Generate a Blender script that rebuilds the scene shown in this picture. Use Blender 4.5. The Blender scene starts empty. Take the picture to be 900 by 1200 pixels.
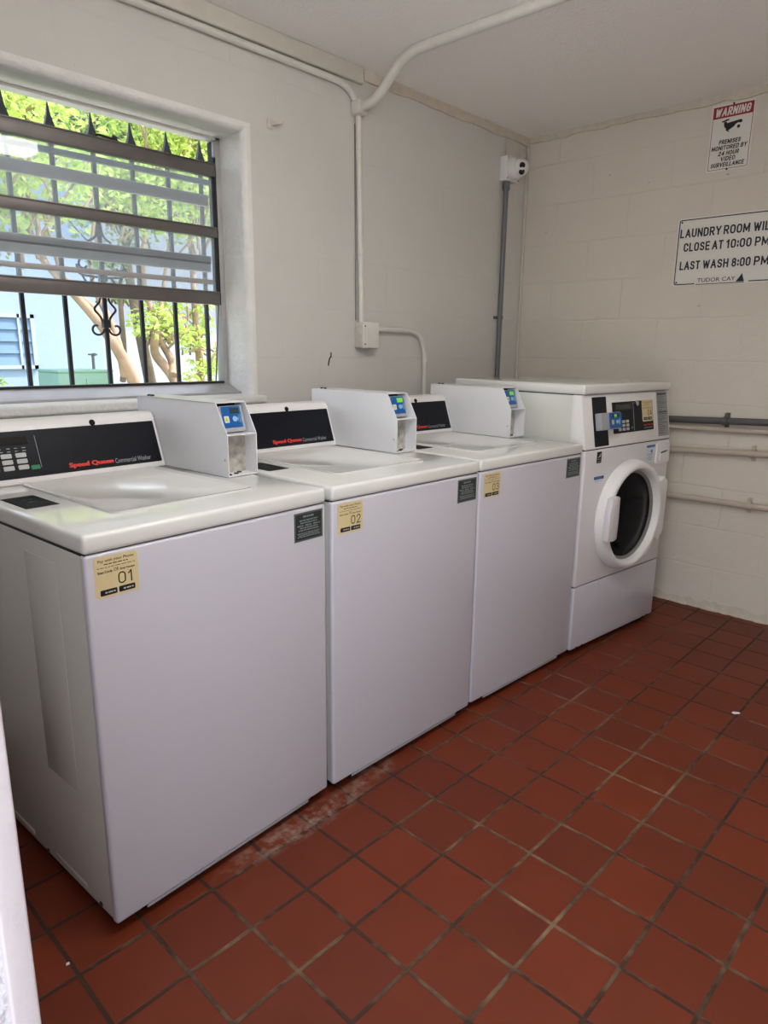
import bpy, bmesh, math, random
from mathutils import Vector, Matrix

S = bpy.context.scene
COL = S.collection
rad = math.radians

# ------------------------------------------------------------------ camera
cam_data = bpy.data.cameras.new('camera')
cam = bpy.data.objects.new('camera', cam_data)
COL.objects.link(cam)
YAW, PITCH, ROLL, FPX = -46.702, -13.2842, 0.6819, 804.98
a, b, c = rad(YAW), rad(PITCH), rad(ROLL)
fw = Vector((math.sin(-a) * math.cos(b), math.cos(a) * math.cos(b), math.sin(b)))
rt = Vector((math.cos(a), math.sin(a), 0))
up = rt.cross(fw)
r2 = rt * math.cos(c) + up * math.sin(c)
u2 = -rt * math.sin(c) + up * math.cos(c)
mw = Matrix((r2, u2, -fw)).transposed().to_4x4()
mw.translation = Vector((-0.5194, -2.2729, 1.2642))
cam.matrix_world = mw
cam_data.sensor_fit = 'VERTICAL'
cam_data.sensor_height = 36.0
cam_data.lens = 36.0 * FPX / 1200.0
cam_data.clip_start = 0.02
S.camera = cam

# ------------------------------------------------------------------ world, sun, large lights, exposure
S.view_settings.view_transform = 'Standard'
S.view_settings.look = 'None'
S.view_settings.gamma = 1.0
S.view_settings.use_curve_mapping = False
S.view_settings.exposure = 0.0
S.cycles.max_bounces = 10
S.cycles.diffuse_bounces = 6
S.cycles.use_denoising = True

world = bpy.data.worlds.new('world')
S.world = world
world.use_nodes = True
wn = world.node_tree.nodes
wl = world.node_tree.links
wn.clear()
wo = wn.new('ShaderNodeOutputWorld')
wb = wn.new('ShaderNodeBackground')
sky = wn.new('ShaderNodeTexSky')
sky.sky_type = 'NISHITA'
sky.sun_disc = False
sky.sun_elevation = rad(58)
sky.sun_rotation = rad(104)
sky.air_density = 1.2
sky.dust_density = 2.5
wb.inputs['Strength'].default_value = 0.66
hs = wn.new('ShaderNodeHueSaturation')
hs.inputs['Saturation'].default_value = 0.55
wl.new(sky.outputs[0], hs.inputs['Color'])
wl.new(hs.outputs[0], wb.inputs[0])
wl.new(wb.outputs[0], wo.inputs[0])

def light(name, kind, loc, target, energy, color, sx=1, sy=1):
    d = bpy.data.lights.new(name, kind)
    d.energy = energy
    d.color = color
    if kind == 'AREA':
        d.shape = 'RECTANGLE'
        d.size, d.size_y = sx, sy
    o = bpy.data.objects.new(name, d)
    COL.objects.link(o)
    o.location = loc
    o.rotation_euler = (Vector(target) - Vector(loc)).to_track_quat('-Z', 'Y').to_euler()
    return o

sun = light('sun', 'SUN', (9, -2.2, 13), (1.4, 2.5, 0), 6.0, (1.0, 0.95, 0.86))
sun.data.angle = rad(2)
# daylight coming in through the open doorway behind the photographer
light('doorway_daylight', 'AREA', (-0.75, -2.35, 1.15), (1.6, -1.7, 0.75), 10, (0.90, 0.94, 1.0), 0.9, 1.9)
LAMP = (0.58, -1.75, 2.305)   # strip lamp on the ceiling, above and behind the picture; its diffuser gives the light

# ------------------------------------------------------------------ materials
def lin(c):
    return tuple(((v / 255.0) / 12.92 if v / 255.0 <= 0.04045 else ((v / 255.0 + 0.055) / 1.055) ** 2.4) for v in c) + (1.0,)

def mat(name, rgb, rough=0.5, metal=0.0, bump=0.0, bscale=60.0, coat=0.0, vary=0.0, vscale=4.0, emit=0.0, spec=0.5):
    m = bpy.data.materials.new(name)
    m.use_nodes = True
    nt = m.node_tree
    p = nt.nodes['Principled BSDF']
    p.inputs['Base Color'].default_value = lin(rgb)
    p.inputs['Roughness'].default_value = rough
    p.inputs['Metallic'].default_value = metal
    p.inputs['Coat Weight'].default_value = coat
    p.inputs['Coat Roughness'].default_value = 0.12
    p.inputs['Specular IOR Level'].default_value = spec
    if emit:
        p.inputs['Emission Color'].default_value = lin(rgb)
        p.inputs['Emission Strength'].default_value = emit
    tc = nt.nodes.new('ShaderNodeTexCoord')
    if vary:
        n = nt.nodes.new('ShaderNodeTexNoise')
        n.inputs['Scale'].default_value = vscale
        n.inputs['Detail'].default_value = 6
        nt.links.new(tc.outputs['Object'], n.inputs['Vector'])
        mx = nt.nodes.new('ShaderNodeMixRGB')
        mx.blend_type = 'MULTIPLY'
        mx.inputs[0].default_value = 1.0
        mx.inputs[1].default_value = lin(rgb)
        rp = nt.nodes.new('ShaderNodeValToRGB')
        rp.color_ramp.elements[0].position = 0.3
        rp.color_ramp.elements[0].color = (1 - vary, 1 - vary, 1 - vary, 1)
        rp.color_ramp.elements[1].position = 0.7
        rp.color_ramp.elements[1].color = (1, 1, 1, 1)
        nt.links.new(n.outputs['Fac'], rp.inputs[0])
        nt.links.new(rp.outputs[0], mx.inputs[2])
        nt.links.new(mx.outputs[0], p.inputs['Base Color'])
    if bump:
        n2 = nt.nodes.new('ShaderNodeTexNoise')
        n2.inputs['Scale'].default_value = bscale
        n2.inputs['Detail'].default_value = 4
        nt.links.new(tc.outputs['Object'], n2.inputs['Vector'])
        bm_ = nt.nodes.new('ShaderNodeBump')
        bm_.inputs['Strength'].default_value = bump
        bm_.inputs['Distance'].default_value = 0.01
        nt.links.new(n2.outputs['Fac'], bm_.inputs['Height'])
        nt.links.new(bm_.outputs[0], p.inputs['Normal'])
    return m

def N(nt, t, **kw):
    n = nt.nodes.new(t)
    for k, v in kw.items():
        setattr(n, k, v)
    return n

def math_node(nt, op, a_, b_=None, c_=None):
    n = nt.nodes.new('ShaderNodeMath')
    n.operation = op
    for i, v in enumerate((a_, b_, c_)):
        if v is None:
            continue
        if isinstance(v, (int, float)):
            n.inputs[i].default_value = v
        else:
            nt.links.new(v, n.inputs[i])
    return n.outputs[0]

def mix(nt, fac, c1, c2, blend='MIX'):
    n = nt.nodes.new('ShaderNodeMixRGB')
    n.blend_type = blend
    for i, v in ((0, fac), (1, c1), (2, c2)):
        if isinstance(v, (int, float)):
            n.inputs[i].default_value = v
        elif isinstance(v, tuple):
            n.inputs[i].default_value = v
        else:
            nt.links.new(v, n.inputs[i])
    return n.outputs[0]

def ramp(nt, val, stops):
    n = nt.nodes.new('ShaderNodeValToRGB')
    e = n.color_ramp.elements
    while len(e) < len(stops):
        e.new(0.5)
    for el, (pos, col) in zip(e, stops):
        el.position = pos
        el.color = (col, col, col, 1) if isinstance(col, (int, float)) else col
    nt.links.new(val, n.inputs[0])
    return n.outputs[0]

def noise(nt, vec, scale, detail=4, rough=0.55):
    n = nt.nodes.new('ShaderNodeTexNoise')
    n.inputs['Scale'].default_value = scale
    n.inputs['Detail'].default_value = detail
    n.inputs['Roughness'].default_value = rough
    nt.links.new(vec, n.inputs['Vector'])
    return n.outputs['Fac']

def block_wall(name, rgb, axis, shift, joint=0.55, fine=0.35):
    """painted concrete block: running bond of 40 x 20 cm blocks under thick paint"""
    m = bpy.data.materials.new(name)
    m.use_nodes = True
    nt = m.node_tree
    p = nt.nodes['Principled BSDF']
    g = nt.nodes.new('ShaderNodeNewGeometry')
    sep = nt.nodes.new('ShaderNodeSeparateXYZ')
    nt.links.new(g.outputs['Position'], sep.inputs[0])
    cmb = nt.nodes.new('ShaderNodeCombineXYZ')
    nt.links.new(math_node(nt, 'ADD', sep.outputs[axis], shift), cmb.inputs[0])
    nt.links.new(math_node(nt, 'ADD', sep.outputs['Z'], 10 * 0.203 - 1.443 % 0.203 + 0.003), cmb.inputs[1])
    wob = nt.nodes.new('ShaderNodeTexNoise')
    wob.inputs['Scale'].default_value = 7
    wob.inputs['Detail'].default_value = 3
    nt.links.new(g.outputs['Position'], wob.inputs['Vector'])
    vadd = nt.nodes.new('ShaderNodeVectorMath')
    vadd.operation = 'MULTIPLY_ADD'
    nt.links.new(wob.outputs['Color'], vadd.inputs[0])
    vadd.inputs[1].default_value = (0.016, 0.016, 0)
    nt.links.new(cmb.outputs[0], vadd.inputs[2])
    br = nt.nodes.new('ShaderNodeTexBrick')
    br.offset = 0.5
    br.inputs['Scale'].default_value = 1.0
    br.inputs['Brick Width'].default_value = 0.406
    br.inputs['Row Height'].default_value = 0.203
    br.inputs['Mortar Size'].default_value = 0.007
    br.inputs['Mortar Smooth'].default_value = 1.0
    nt.links.new(vadd.outputs[0], br.inputs['Vector'])
    n1 = noise(nt, g.outputs['Position'], 2.3, 5)
    n2 = noise(nt, g.outputs['Position'], 55, 5, 0.6)
    n3 = noise(nt, g.outputs['Position'], 14, 6, 0.6)
    n4 = noise(nt, g.outputs['Position'], 38, 2, 0.5)
    patch = ramp(nt, n1, [(0.42, 0.15), (0.62, 1.0)])
    jf = math_node(nt, 'MULTIPLY', br.outputs['Fac'], patch)
    tone = ramp(nt, n1, [(0.3, 0.93), (0.7, 1.0)])
    col = mix(nt, 1.0, lin(rgb), tone, 'MULTIPLY')
    col = mix(nt, math_node(nt, 'MULTIPLY', jf, joint * 0.15), col, lin((120, 108, 92)))
    # a few small chips in the paint
    chips = ramp(nt, n4, [(0.775, 0.0), (0.80, 1.0)])
    col = mix(nt, math_node(nt, 'MULTIPLY', chips, 0.6), col, lin((105, 95, 84)))
    nt.links.new(col, p.inputs['Base Color'])
    p.inputs['Roughness'].default_value = 0.55
    p.inputs['Specular IOR Level'].default_value = 0.35
    h = math_node(nt, 'MULTIPLY', jf, -joint)
    h = math_node(nt, 'MULTIPLY_ADD', n2, fine * 0.35, h)
    h = math_node(nt, 'MULTIPLY_ADD', n3, fine, h)
    bp_ = nt.nodes.new('ShaderNodeBump')
    bp_.inputs['Strength'].default_value = 0.5
    bp_.inputs['Distance'].default_value = 0.008
    nt.links.new(h, bp_.inputs['Height'])
    nt.links.new(bp_.outputs[0], p.inputs['Normal'])
    return m

TX, TY, TS = 0.2194, -1.0272, 0.1598
def tile_mat():
    m = bpy.data.materials.new('quarry_tile')
    m.use_nodes = True
    nt = m.node_tree
    p = nt.nodes['Principled BSDF']
    g = nt.nodes.new('ShaderNodeNewGeometry')
    sep = nt.nodes.new('ShaderNodeSeparateXYZ')
    nt.links.new(g.outputs['Position'], sep.inputs[0])
    wn_ = nt.nodes.new('ShaderNodeTexNoise')
    wn_.inputs['Scale'].default_value = 5.0
    wn_.inputs['Detail'].default_value = 2
    nt.links.new(g.outputs['Position'], wn_.inputs['Vector'])
    wig = math_node(nt, 'MULTIPLY', math_node(nt, 'SUBTRACT', wn_.outputs['Fac'], 0.5), 0.05)
    ux = math_node(nt, 'ADD', math_node(nt, 'DIVIDE', math_node(nt, 'SUBTRACT', sep.outputs['X'], TX), TS), wig)
    uy = math_node(nt, 'ADD', math_node(nt, 'DIVIDE', math_node(nt, 'SUBTRACT', sep.outputs['Y'], TY), TS), wig)
    def edge(u):
        f_ = math_node(nt, 'FRACT', u)
        return math_node(nt, 'MINIMUM', f_, math_node(nt, 'SUBTRACT', 1.0, f_))
    e = math_node(nt, 'MINIMUM', edge(ux), edge(uy))
    rough_n = noise(nt, g.outputs['Position'], 60, 4)
    e = math_node(nt, 'MULTIPLY_ADD', math_node(nt, 'SUBTRACT', rough_n, 0.5), 0.022, e)
    tile = ramp(nt, e, [(0.022, 0.0), (0.034, 1.0)])
    cell = nt.nodes.new('ShaderNodeCombineXYZ')
    nt.links.new(math_node(nt, 'FLOOR', ux), cell.inputs[0])
    nt.links.new(math_node(nt, 'FLOOR', uy), cell.inputs[1])
    wh = nt.nodes.new('ShaderNodeTexWhiteNoise')
    wh.noise_dimensions = '3D'
    nt.links.new(cell.outputs[0], wh.inputs['Vector'])
    base = mix(nt, wh.outputs['Value'], lin((100, 38, 15)), lin((113, 44, 17)))
    mott = noise(nt, g.outputs['Position'], 9, 6, 0.6)
    base = mix(nt, 1.0, base, ramp(nt, mott, [(0.3, 0.86), (0.7, 1.0)]), 'MULTIPLY')
    gn = noise(nt, g.outputs['Position'], 1.6, 3)
    gn2 = noise(nt, g.outputs['Position'], 22, 4)
    gfac = math_node(nt, 'MULTIPLY_ADD', gn2, 0.5, math_node(nt, 'SUBTRACT', gn, 0.28))
    grout = mix(nt, ramp(nt, gfac, [(0.47, 0.0), (0.76, 1.0)]), lin((58, 38, 27)), lin((136, 112, 86)))
    col = mix(nt, tile, grout, base)
    # chalky mineral stains in front of the first two washers
    for (sx, sy, rx, ry, amt) in ((0.52, -1.0, 0.30, 0.055, 0.75), (0.82, -0.97, 0.13, 0.05, 0.6)):
        dx = math_node(nt, 'DIVIDE', math_node(nt, 'SUBTRACT', sep.outputs['X'], sx), rx)
        dy = math_node(nt, 'DIVIDE', math_node(nt, 'SUBTRACT', sep.outputs['Y'], sy), ry)
        d2 = math_node(nt, 'ADD', math_node(nt, 'MULTIPLY', dx, dx), math_node(nt, 'MULTIPLY', dy, dy))
        sn = noise(nt, g.outputs['Position'], 26, 6, 0.7)
        sm = math_node(nt, 'MULTIPLY', ramp(nt, d2, [(0.2, 1.0), (1.0, 0.0)]), ramp(nt, sn, [(0.45, 0.0), (0.65, 1.0)]))
        col = mix(nt, math_node(nt, 'MULTIPLY', sm, amt), col, lin((150, 132, 118)))
    nt.links.new(col, p.inputs['Base Color'])
    rg = math_node(nt, 'MULTIPLY_ADD', mott, 0.25, 0.40)
    nt.links.new(mix(nt, tile, (0.85, 0.85, 0.85, 1), rg), p.inputs['Roughness'])
    p.inputs['Specular IOR Level'].default_value = 0.35
    h = math_node(nt, 'MULTIPLY_ADD', rough_n, 0.10, tile)
    bp_ = nt.nodes.new('ShaderNodeBump')
    bp_.inputs['Strength'].default_value = 0.5
    bp_.inputs['Distance'].default_value = 0.003
    nt.links.new(h, bp_.inputs['Height'])
    nt.links.new(bp_.outputs[0], p.inputs['Normal'])
    return m

M = {}
M['wall_back'] = block_wall('painted_block_back', (206, 204, 198), 'X', 0.138 + 4.06, 0.22, 0.25)
M['wall_right'] = block_wall('painted_block_right', (216, 208, 196), 'Y', 0.60 + 4.06, 0.48, 0.85)
M['ceiling'] = mat('stipple_ceiling', (246, 243, 240), 0.85, bump=0.45, bscale=95)
M['floor'] = tile_mat()
M['trim'] = mat('cream_trim_paint', (205, 201, 190), 0.5, bump=0.25, bscale=30, vary=0.12, vscale=8)
M['trim_dirty'] = mat('chipped_white_paint', (212, 203, 188), 0.6, bump=0.7, bscale=45, vary=0.14, vscale=25)
M['reveal'] = mat('white_reveal_paint', (228, 227, 222), 0.5, bump=0.6, bscale=42, vary=0.10, vscale=10)
M['jamb'] = mat('white_jamb_paint', (200, 190, 192), 0.45, bump=0.25, bscale=25, vary=0.08, vscale=14)
M['stucco'] = mat('rough_stucco', (200, 196, 200), 0.8, bump=1.0, bscale=70)
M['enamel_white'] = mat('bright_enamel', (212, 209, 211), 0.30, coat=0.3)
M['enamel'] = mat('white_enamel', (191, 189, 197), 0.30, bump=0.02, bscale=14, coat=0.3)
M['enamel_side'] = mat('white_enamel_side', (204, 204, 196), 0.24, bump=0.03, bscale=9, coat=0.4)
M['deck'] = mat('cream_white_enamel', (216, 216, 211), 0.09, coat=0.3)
M['plastic'] = mat('white_plastic', (226, 224, 222), 0.35)
M['box_white'] = mat('white_powder_coat', (222, 222, 224), 0.33)
M['scuffed'] = mat('scuffed_metal', (205, 200, 188), 0.4, vary=0.6, vscale=38)
M['seam'] = mat('seam_shadow_rubber', (40, 40, 42), 0.8)
M['black'] = mat('black_panel', (15, 17, 25), 0.4, spec=0.2)
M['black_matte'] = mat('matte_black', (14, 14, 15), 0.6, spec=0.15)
M['dark_glass'] = mat('dark_display', (12, 14, 14), 0.12)
M['red'] = mat('red_lettering', (205, 52, 38), 0.5)
M['grey_letter'] = mat('grey_lettering', (150, 152, 158), 0.5)
M['key'] = mat('grey_key', (176, 178, 176), 0.45)
M['green_key'] = mat('green_key', (20, 120, 82), 0.45)
M['blue'] = mat('blue_reader_face', (10, 84, 150), 0.35)
M['blue_icon'] = mat('pale_blue_icon', (140, 180, 206), 0.4)
M['bezel'] = mat('grey_bezel', (158, 160, 164), 0.4)
M['lcd'] = mat('dark_lcd', (46, 62, 60), 0.2)
M['lcd_lit'] = mat('lit_lcd', (110, 190, 60), 0.3, emit=0.35)
M['chip'] = mat('yellow_tag', (196, 190, 96), 0.5)
M['tan'] = mat('tan_sticker', (208, 190, 146), 0.5)
M['tan_ink'] = mat('brown_ink', (74, 58, 36), 0.6)
M['green_ink'] = mat('dark_green_ink', (34, 58, 24), 0.6)
M['notice'] = mat('dark_notice', (34, 42, 42), 0.4)
M['notice_edge'] = mat('notice_border', (84, 92, 88), 0.45)
M['notice_ink'] = mat('notice_lettering', (130, 140, 138), 0.5)
M['grey_label'] = mat('grey_label', (140, 142, 140), 0.4)
M['label_ink'] = mat('label_ink', (50, 52, 54), 0.5)
M['blue_label'] = mat('blue_label', (46, 96, 160), 0.45)
M['pale_label'] = mat('pale_label', (206, 212, 222), 0.45)
M['navy'] = mat('navy_ink', (22, 26, 48), 0.5)
M['sign_white'] = mat('sign_white', (222, 220, 212), 0.35)
M['sign_red'] = mat('sign_red', (150, 26, 36), 0.45)
M['ink'] = mat('black_ink', (18, 18, 20), 0.5)
M['alu'] = mat('aluminium_rail', (116, 111, 108), 0.42, metal=0.55, vary=0.15, vscale=12)
M['alu_pale'] = mat('pale_aluminium', (172, 171, 170), 0.45, metal=0.25, vary=0.12, vscale=12)
M['alu_dark'] = mat('dark_gasket', (34, 32, 30), 0.7)
M['iron'] = mat('black_iron', (30, 32, 38), 0.45, bump=0.1)
M['grey_pvc'] = mat('grey_conduit', (104, 106, 108), 0.45)
M['dark_pipe'] = mat('dark_grey_pipe', (92, 92, 90), 0.42, vary=0.2, vscale=10)
M['pipe_paint'] = mat('painted_pipe', (190, 178, 162), 0.42, bump=0.15, bscale=40)
M['cond_paint'] = mat('painted_conduit', (214, 212, 204), 0.42, bump=0.12, bscale=40, vary=0.08, vscale=20)
M['jbox'] = mat('painted_box', (212, 208, 198), 0.45, bump=0.3, bscale=40, vary=0.25, vscale=50)
M['cam_white'] = mat('camera_white', (226, 226, 224), 0.35)
M['lens'] = mat('camera_lens', (8, 8, 10), 0.08)
M['gasket'] = mat('grey_gasket', (120, 118, 112), 0.5)
M['chrome'] = mat('chrome', (190, 190, 192), 0.2, metal=1.0)
M['steel'] = mat('drum_steel', (120, 124, 130), 0.25, metal=1.0, bump=0.5, bscale=90)
M['screw'] = mat('dark_screw', (60, 58, 55), 0.4, metal=0.6)
M['house'] = mat('pale_blue_stucco', (160, 178, 214), 0.8, bump=0.3, bscale=10)
M['house_white'] = mat('white_stucco', (182, 184, 204), 0.8, bump=0.3, bscale=10)
M['house_trim'] = mat('house_trim', (176, 184, 200), 0.6)
M['house_glass'] = mat('house_pane', (120, 148, 186), 0.2)
M['roof'] = mat('roof_shingle', (120, 116, 112), 0.9, bump=0.6, bscale=20)
M['ubox'] = mat('green_box_paint', (146, 182, 168), 0.5, vary=0.12, vscale=3)
M['bark'] = mat('smooth_bark', (176, 148, 124), 0.8, bump=0.5, bscale=14, vary=0.4, vscale=6)
M['bark_dark'] = mat('grey_bark', (136, 118, 106), 0.85, bump=0.5, bscale=14, vary=0.4, vscale=6)
M['grass'] = mat('grass_ground', (120, 140, 82), 0.9, bump=0.8, bscale=30, vary=0.4, vscale=3)
M['paving'] = mat('concrete_paving', (222, 220, 212), 0.85, bump=0.4, bscale=30)
M['leaf_litter'] = mat('white_scrap', (226, 222, 214), 0.6)
M['lamp_glow'] = mat('lamp_diffuser', (255, 252, 249), 0.5, emit=23.0)
M['lamp_white'] = mat('lamp_housing', (225, 225, 222), 0.4)

def leaf_mat(name, c1, c2):
    m = bpy.data.materials.new(name)
    m.use_nodes = True
    nt = m.node_tree
    p = nt.nodes['Principled BSDF']
    tc = nt.nodes.new('ShaderNodeTexCoord')
    f_ = noise(nt, tc.outputs['Object'], 2.5, 3)
    nt.links.new(mix(nt, ramp(nt, f_, [(0.35, 0.0), (0.65, 1.0)]), lin(c1), lin(c2)), p.inputs['Base Color'])
    p.inputs['Roughness'].default_value = 0.5
    tr = nt.nodes.new('ShaderNodeBsdfTranslucent')
    nt.links.new(mix(nt, f_, lin(c1), lin(c2)), tr.inputs['Color'])
    ms = nt.nodes.new('ShaderNodeMixShader')
    ms.inputs[0].default_value = 0.45
    nt.links.new(p.outputs[0], ms.inputs[1])
    nt.links.new(tr.outputs[0], ms.inputs[2])
    nt.links.new(ms.outputs[0], nt.nodes['Material Output'].inputs['Surface'])
    return m
M['leaf'] = leaf_mat('lime_leaves', (168, 196, 104), (206, 220, 126))
M['leaf_deep'] = leaf_mat('green_leaves', (130, 166, 98), (176, 200, 116))

def glass_mat(name, tint, amount):
    """thin window pane: mostly clear, a little haze and a fresnel reflection"""
    m = bpy.data.materials.new(name)
    m.use_nodes = True
    nt = m.node_tree
    nt.nodes.remove(nt.nodes['Principled BSDF'])
    tr = nt.nodes.new('ShaderNodeBsdfTransparent')
    tr.inputs[0].default_value = tint
    gl = nt.nodes.new('ShaderNodeBsdfGlossy')
    gl.inputs['Roughness'].default_value = 0.03
    df = nt.nodes.new('ShaderNodeBsdfDiffuse')
    df.inputs[0].default_value = (0.9, 0.95, 1, 1)
    tl = nt.nodes.new('ShaderNodeBsdfTranslucent')
    tl.inputs[0].default_value = (0.9, 0.95, 1, 1)
    ad = nt.nodes.new('ShaderNodeMixShader')
    nt.links.new(df.outputs[0], ad.inputs[1])
    nt.links.new(tl.outputs[0], ad.inputs[2])
    m1 = nt.nodes.new('ShaderNodeMixShader')
    m1.inputs[0].default_value = amount
    nt.links.new(tr.outputs[0], m1.inputs[1])
    nt.links.new(ad.outputs[0], m1.inputs[2])
    fr = nt.nodes.new('ShaderNodeFresnel')
    fr.inputs[0].default_value = 1.35
    m2 = nt.nodes.new('ShaderNodeMixShader')
    nt.links.new(fr.outputs[0], m2.inputs[0])
    nt.links.new(m1.outputs[0], m2.inputs[1])
    nt.links.new(gl.outputs[0], m2.inputs[2])
    nt.links.new(m2.outputs[0], nt.nodes['Material Output'].inputs['Surface'])
    return m
M['pane'] = glass_mat('window_glass', (0.95, 0.98, 1.0, 1), 0.16)
dg = bpy.data.materials.new('door_glass')
dg.use_nodes = True
_p = dg.node_tree.nodes['Principled BSDF']
_p.inputs['Base Color'].default_value = (0.004, 0.004, 0.006, 1)
_p.inputs['Roughness'].default_value = 0.06
_p.inputs['Specular IOR Level'].default_value = 0.04
M['door_glass'] = dg

# ------------------------------------------------------------------ helpers
def link(o, parent=None):
    COL.objects.link(o)
    if parent:
        o.parent = parent
    return o

def obj(name, bm, mats, parent=None, smooth=None, recalc=True):
    if recalc:
        bmesh.ops.recalc_face_normals(bm, faces=bm.faces)
    me = bpy.data.meshes.new(name)
    bm.to_mesh(me)
    bm.free()
    if not isinstance(mats, (list, tuple)):
        mats = [mats]
    for m in mats:
        me.materials.append(M[m] if isinstance(m, str) else m)
    if smooth:
        for p in me.polygons:
            p.use_smooth = True
        try:
            me.set_sharp_from_angle(angle=rad(smooth))
        except Exception:
            pass
    return link(bpy.data.objects.new(name, me), parent)

def empty(name, loc=(0, 0, 0), rz=0.0):
    o = bpy.data.objects.new(name, None)
    o.empty_display_size = 0.05
    o.location = loc
    o.rotation_euler = (0, 0, rz)
    return link(o)

def tag(o, label, cat, group=None, kind=None):
    o['label'] = label
    o['category'] = cat
    if group:
        o['group'] = group
    if kind:
        o['kind'] = kind
    return o

def structure(o, label=None):
    o['kind'] = 'structure'
    if label:
        o['label'] = label
    return o

def setmat(faces, i):
    for f_ in faces:
        f_.material_index = i

def box(bm, x0, x1, y0, y1, z0, z1, r=0.0, seg=3, mi=0):
    ret = bmesh.ops.create_cube(bm, size=1.0)
    vs = ret['verts']
    for v in vs:
        v.co = Vector((x0 + (v.co.x + .5) * (x1 - x0), y0 + (v.co.y + .5) * (y1 - y0), z0 + (v.co.z + .5) * (z1 - z0)))
    fs = list({f_ for v in vs for f_ in v.link_faces})
    setmat(fs, mi)
    if r > 0:
        es = list({e for v in vs for e in v.link_edges})
        q = bmesh.ops.bevel(bm, geom=es, offset=r, segments=seg, profile=0.5, affect='EDGES')
        setmat(q['faces'], mi)

def prism(bm, pts, axis, a0, a1, r=0.0, seg=2, mi=0):
    """extrude a 2-D outline; axis 'x': pts are (y,z); 'y': (x,z); 'z': (x,y)"""
    def mk(p, t):
        return {'x': (t, p[0], p[1]), 'y': (p[0], t, p[1]), 'z': (p[0], p[1], t)}[axis]
    v0 = [bm.verts.new(mk(p, a0)) for p in pts]
    v1 = [bm.verts.new(mk(p, a1)) for p in pts]
    n = len(pts)
    fs = [bm.faces.new(v0[::-1]), bm.faces.new(v1)]
    for i in range(n):
        fs.append(bm.faces.new((v0[i], v0[(i + 1) % n], v1[(i + 1) % n], v1[i])))
    setmat(fs, mi)
    if r > 0:
        es = list({e for v in v0 + v1 for e in v.link_edges})
        bmesh.ops.recalc_face_normals(bm, faces=fs)
        q = bmesh.ops.bevel(bm, geom=es, offset=r, segments=seg, profile=0.5, affect='EDGES')
        setmat(q['faces'], mi)

def rrect(x0, x1, y0, y1, r, n=5):
    pts = []
    for cx, cy, a0 in ((x1 - r, y1 - r, 0), (x0 + r, y1 - r, 90), (x0 + r, y0 + r, 180), (x1 - r, y0 + r, 270)):
        for k in range(n + 1):
            t = rad(a0 + 90 * k / n)
            pts.append((cx + r * math.cos(t), cy + r * math.sin(t)))
    return pts

def bend(pts, r, n=8):
    """round the corners of a polyline"""
    P = [Vector(p) for p in pts]
    out = [P[0]]
    for i in range(1, len(P) - 1):
        d0 = (P[i - 1] - P[i]); d1 = (P[i + 1] - P[i])
        rr = min(r, d0.length * .49, d1.length * .49)
        s0 = P[i] + d0.normalized() * rr
        s1 = P[i] + d1.normalized() * rr
        for k in range(n + 1):
            t = k / n
            out.append(s0 * (1 - t) ** 2 + P[i] * 2 * t * (1 - t) + s1 * t * t)
    out.append(P[-1])
    return out

def tube(bm, pts, r, seg=12, mi=0, cap=True):
    P = [Vector(p) for p in pts]
    n = len(P)
    R = r if isinstance(r, (list, tuple)) else [r] * n
    T = []
    for i in range(n):
        d = (P[min(i + 1, n - 1)] - P[max(i - 1, 0)])
        T.append(d.normalized())
    u = T[0].orthogonal().normalized()
    rings = []
    for i in range(n):
        u = (u - T[i] * u.dot(T[i])).normalized()
        w = T[i].cross(u)
        rings.append([bm.verts.new(P[i] + (u * math.cos(2 * math.pi * k / seg) + w * math.sin(2 * math.pi * k / seg)) * R[i]) for k in range(seg)])
    fs = []
    for i in range(n - 1):
        for k in range(seg):
            fs.append(bm.faces.new((rings[i][k], rings[i][(k + 1) % seg], rings[i + 1][(k + 1) % seg], rings[i + 1][k])))
    if cap:
        fs.append(bm.faces.new(rings[0][::-1]))
        fs.append(bm.faces.new(rings[-1]))
    setmat(fs, mi)

def lathe(bm, prof, origin, axis, seg=48, mi=0, close=False):
    """revolve (radius, t) pairs around an axis through origin; t measured along axis"""
    A = Vector(axis).normalized()
    u = A.orthogonal().normalized()
    w = A.cross(u)
    O = Vector(origin)
    rings = []
    for (r_, t) in prof:
        if r_ < 1e-6:
            rings.append([bm.verts.new(O + A * t)])
        else:
            rings.append([bm.verts.new(O + A * t + (u * math.cos(2 * math.pi * k / seg) + w * math.sin(2 * math.pi * k / seg)) * r_) for k in range(seg)])
    fs = []
    for i in range(len(rings) - 1):
        A_, B_ = rings[i], rings[i + 1]
        for k in range(seg):
            k2 = (k + 1) % seg
            if len(A_) == 1 and len(B_) == 1:
                continue
            if len(A_) == 1:
                fs.append(bm.faces.new((A_[0], B_[k], B_[k2])))
            elif len(B_) == 1:
                fs.append(bm.faces.new((A_[k], A_[k2], B_[0])))
            else:
                fs.append(bm.faces.new((A_[k], A_[k2], B_[k2], B_[k])))
    setmat(fs, mi)

class Plane:
    """a flat patch in space with its own u, v axes and outward normal"""
    def __init__(self, origin, u, v):
        self.o = Vector(origin)
        self.u = Vector(u).normalized()
        self.v = Vector(v).normalized()
        self.n = self.u.cross(self.v)
    def p(self, u, v, h=0.0):
        return self.o + self.u * u + self.v * v + self.n * h

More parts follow.
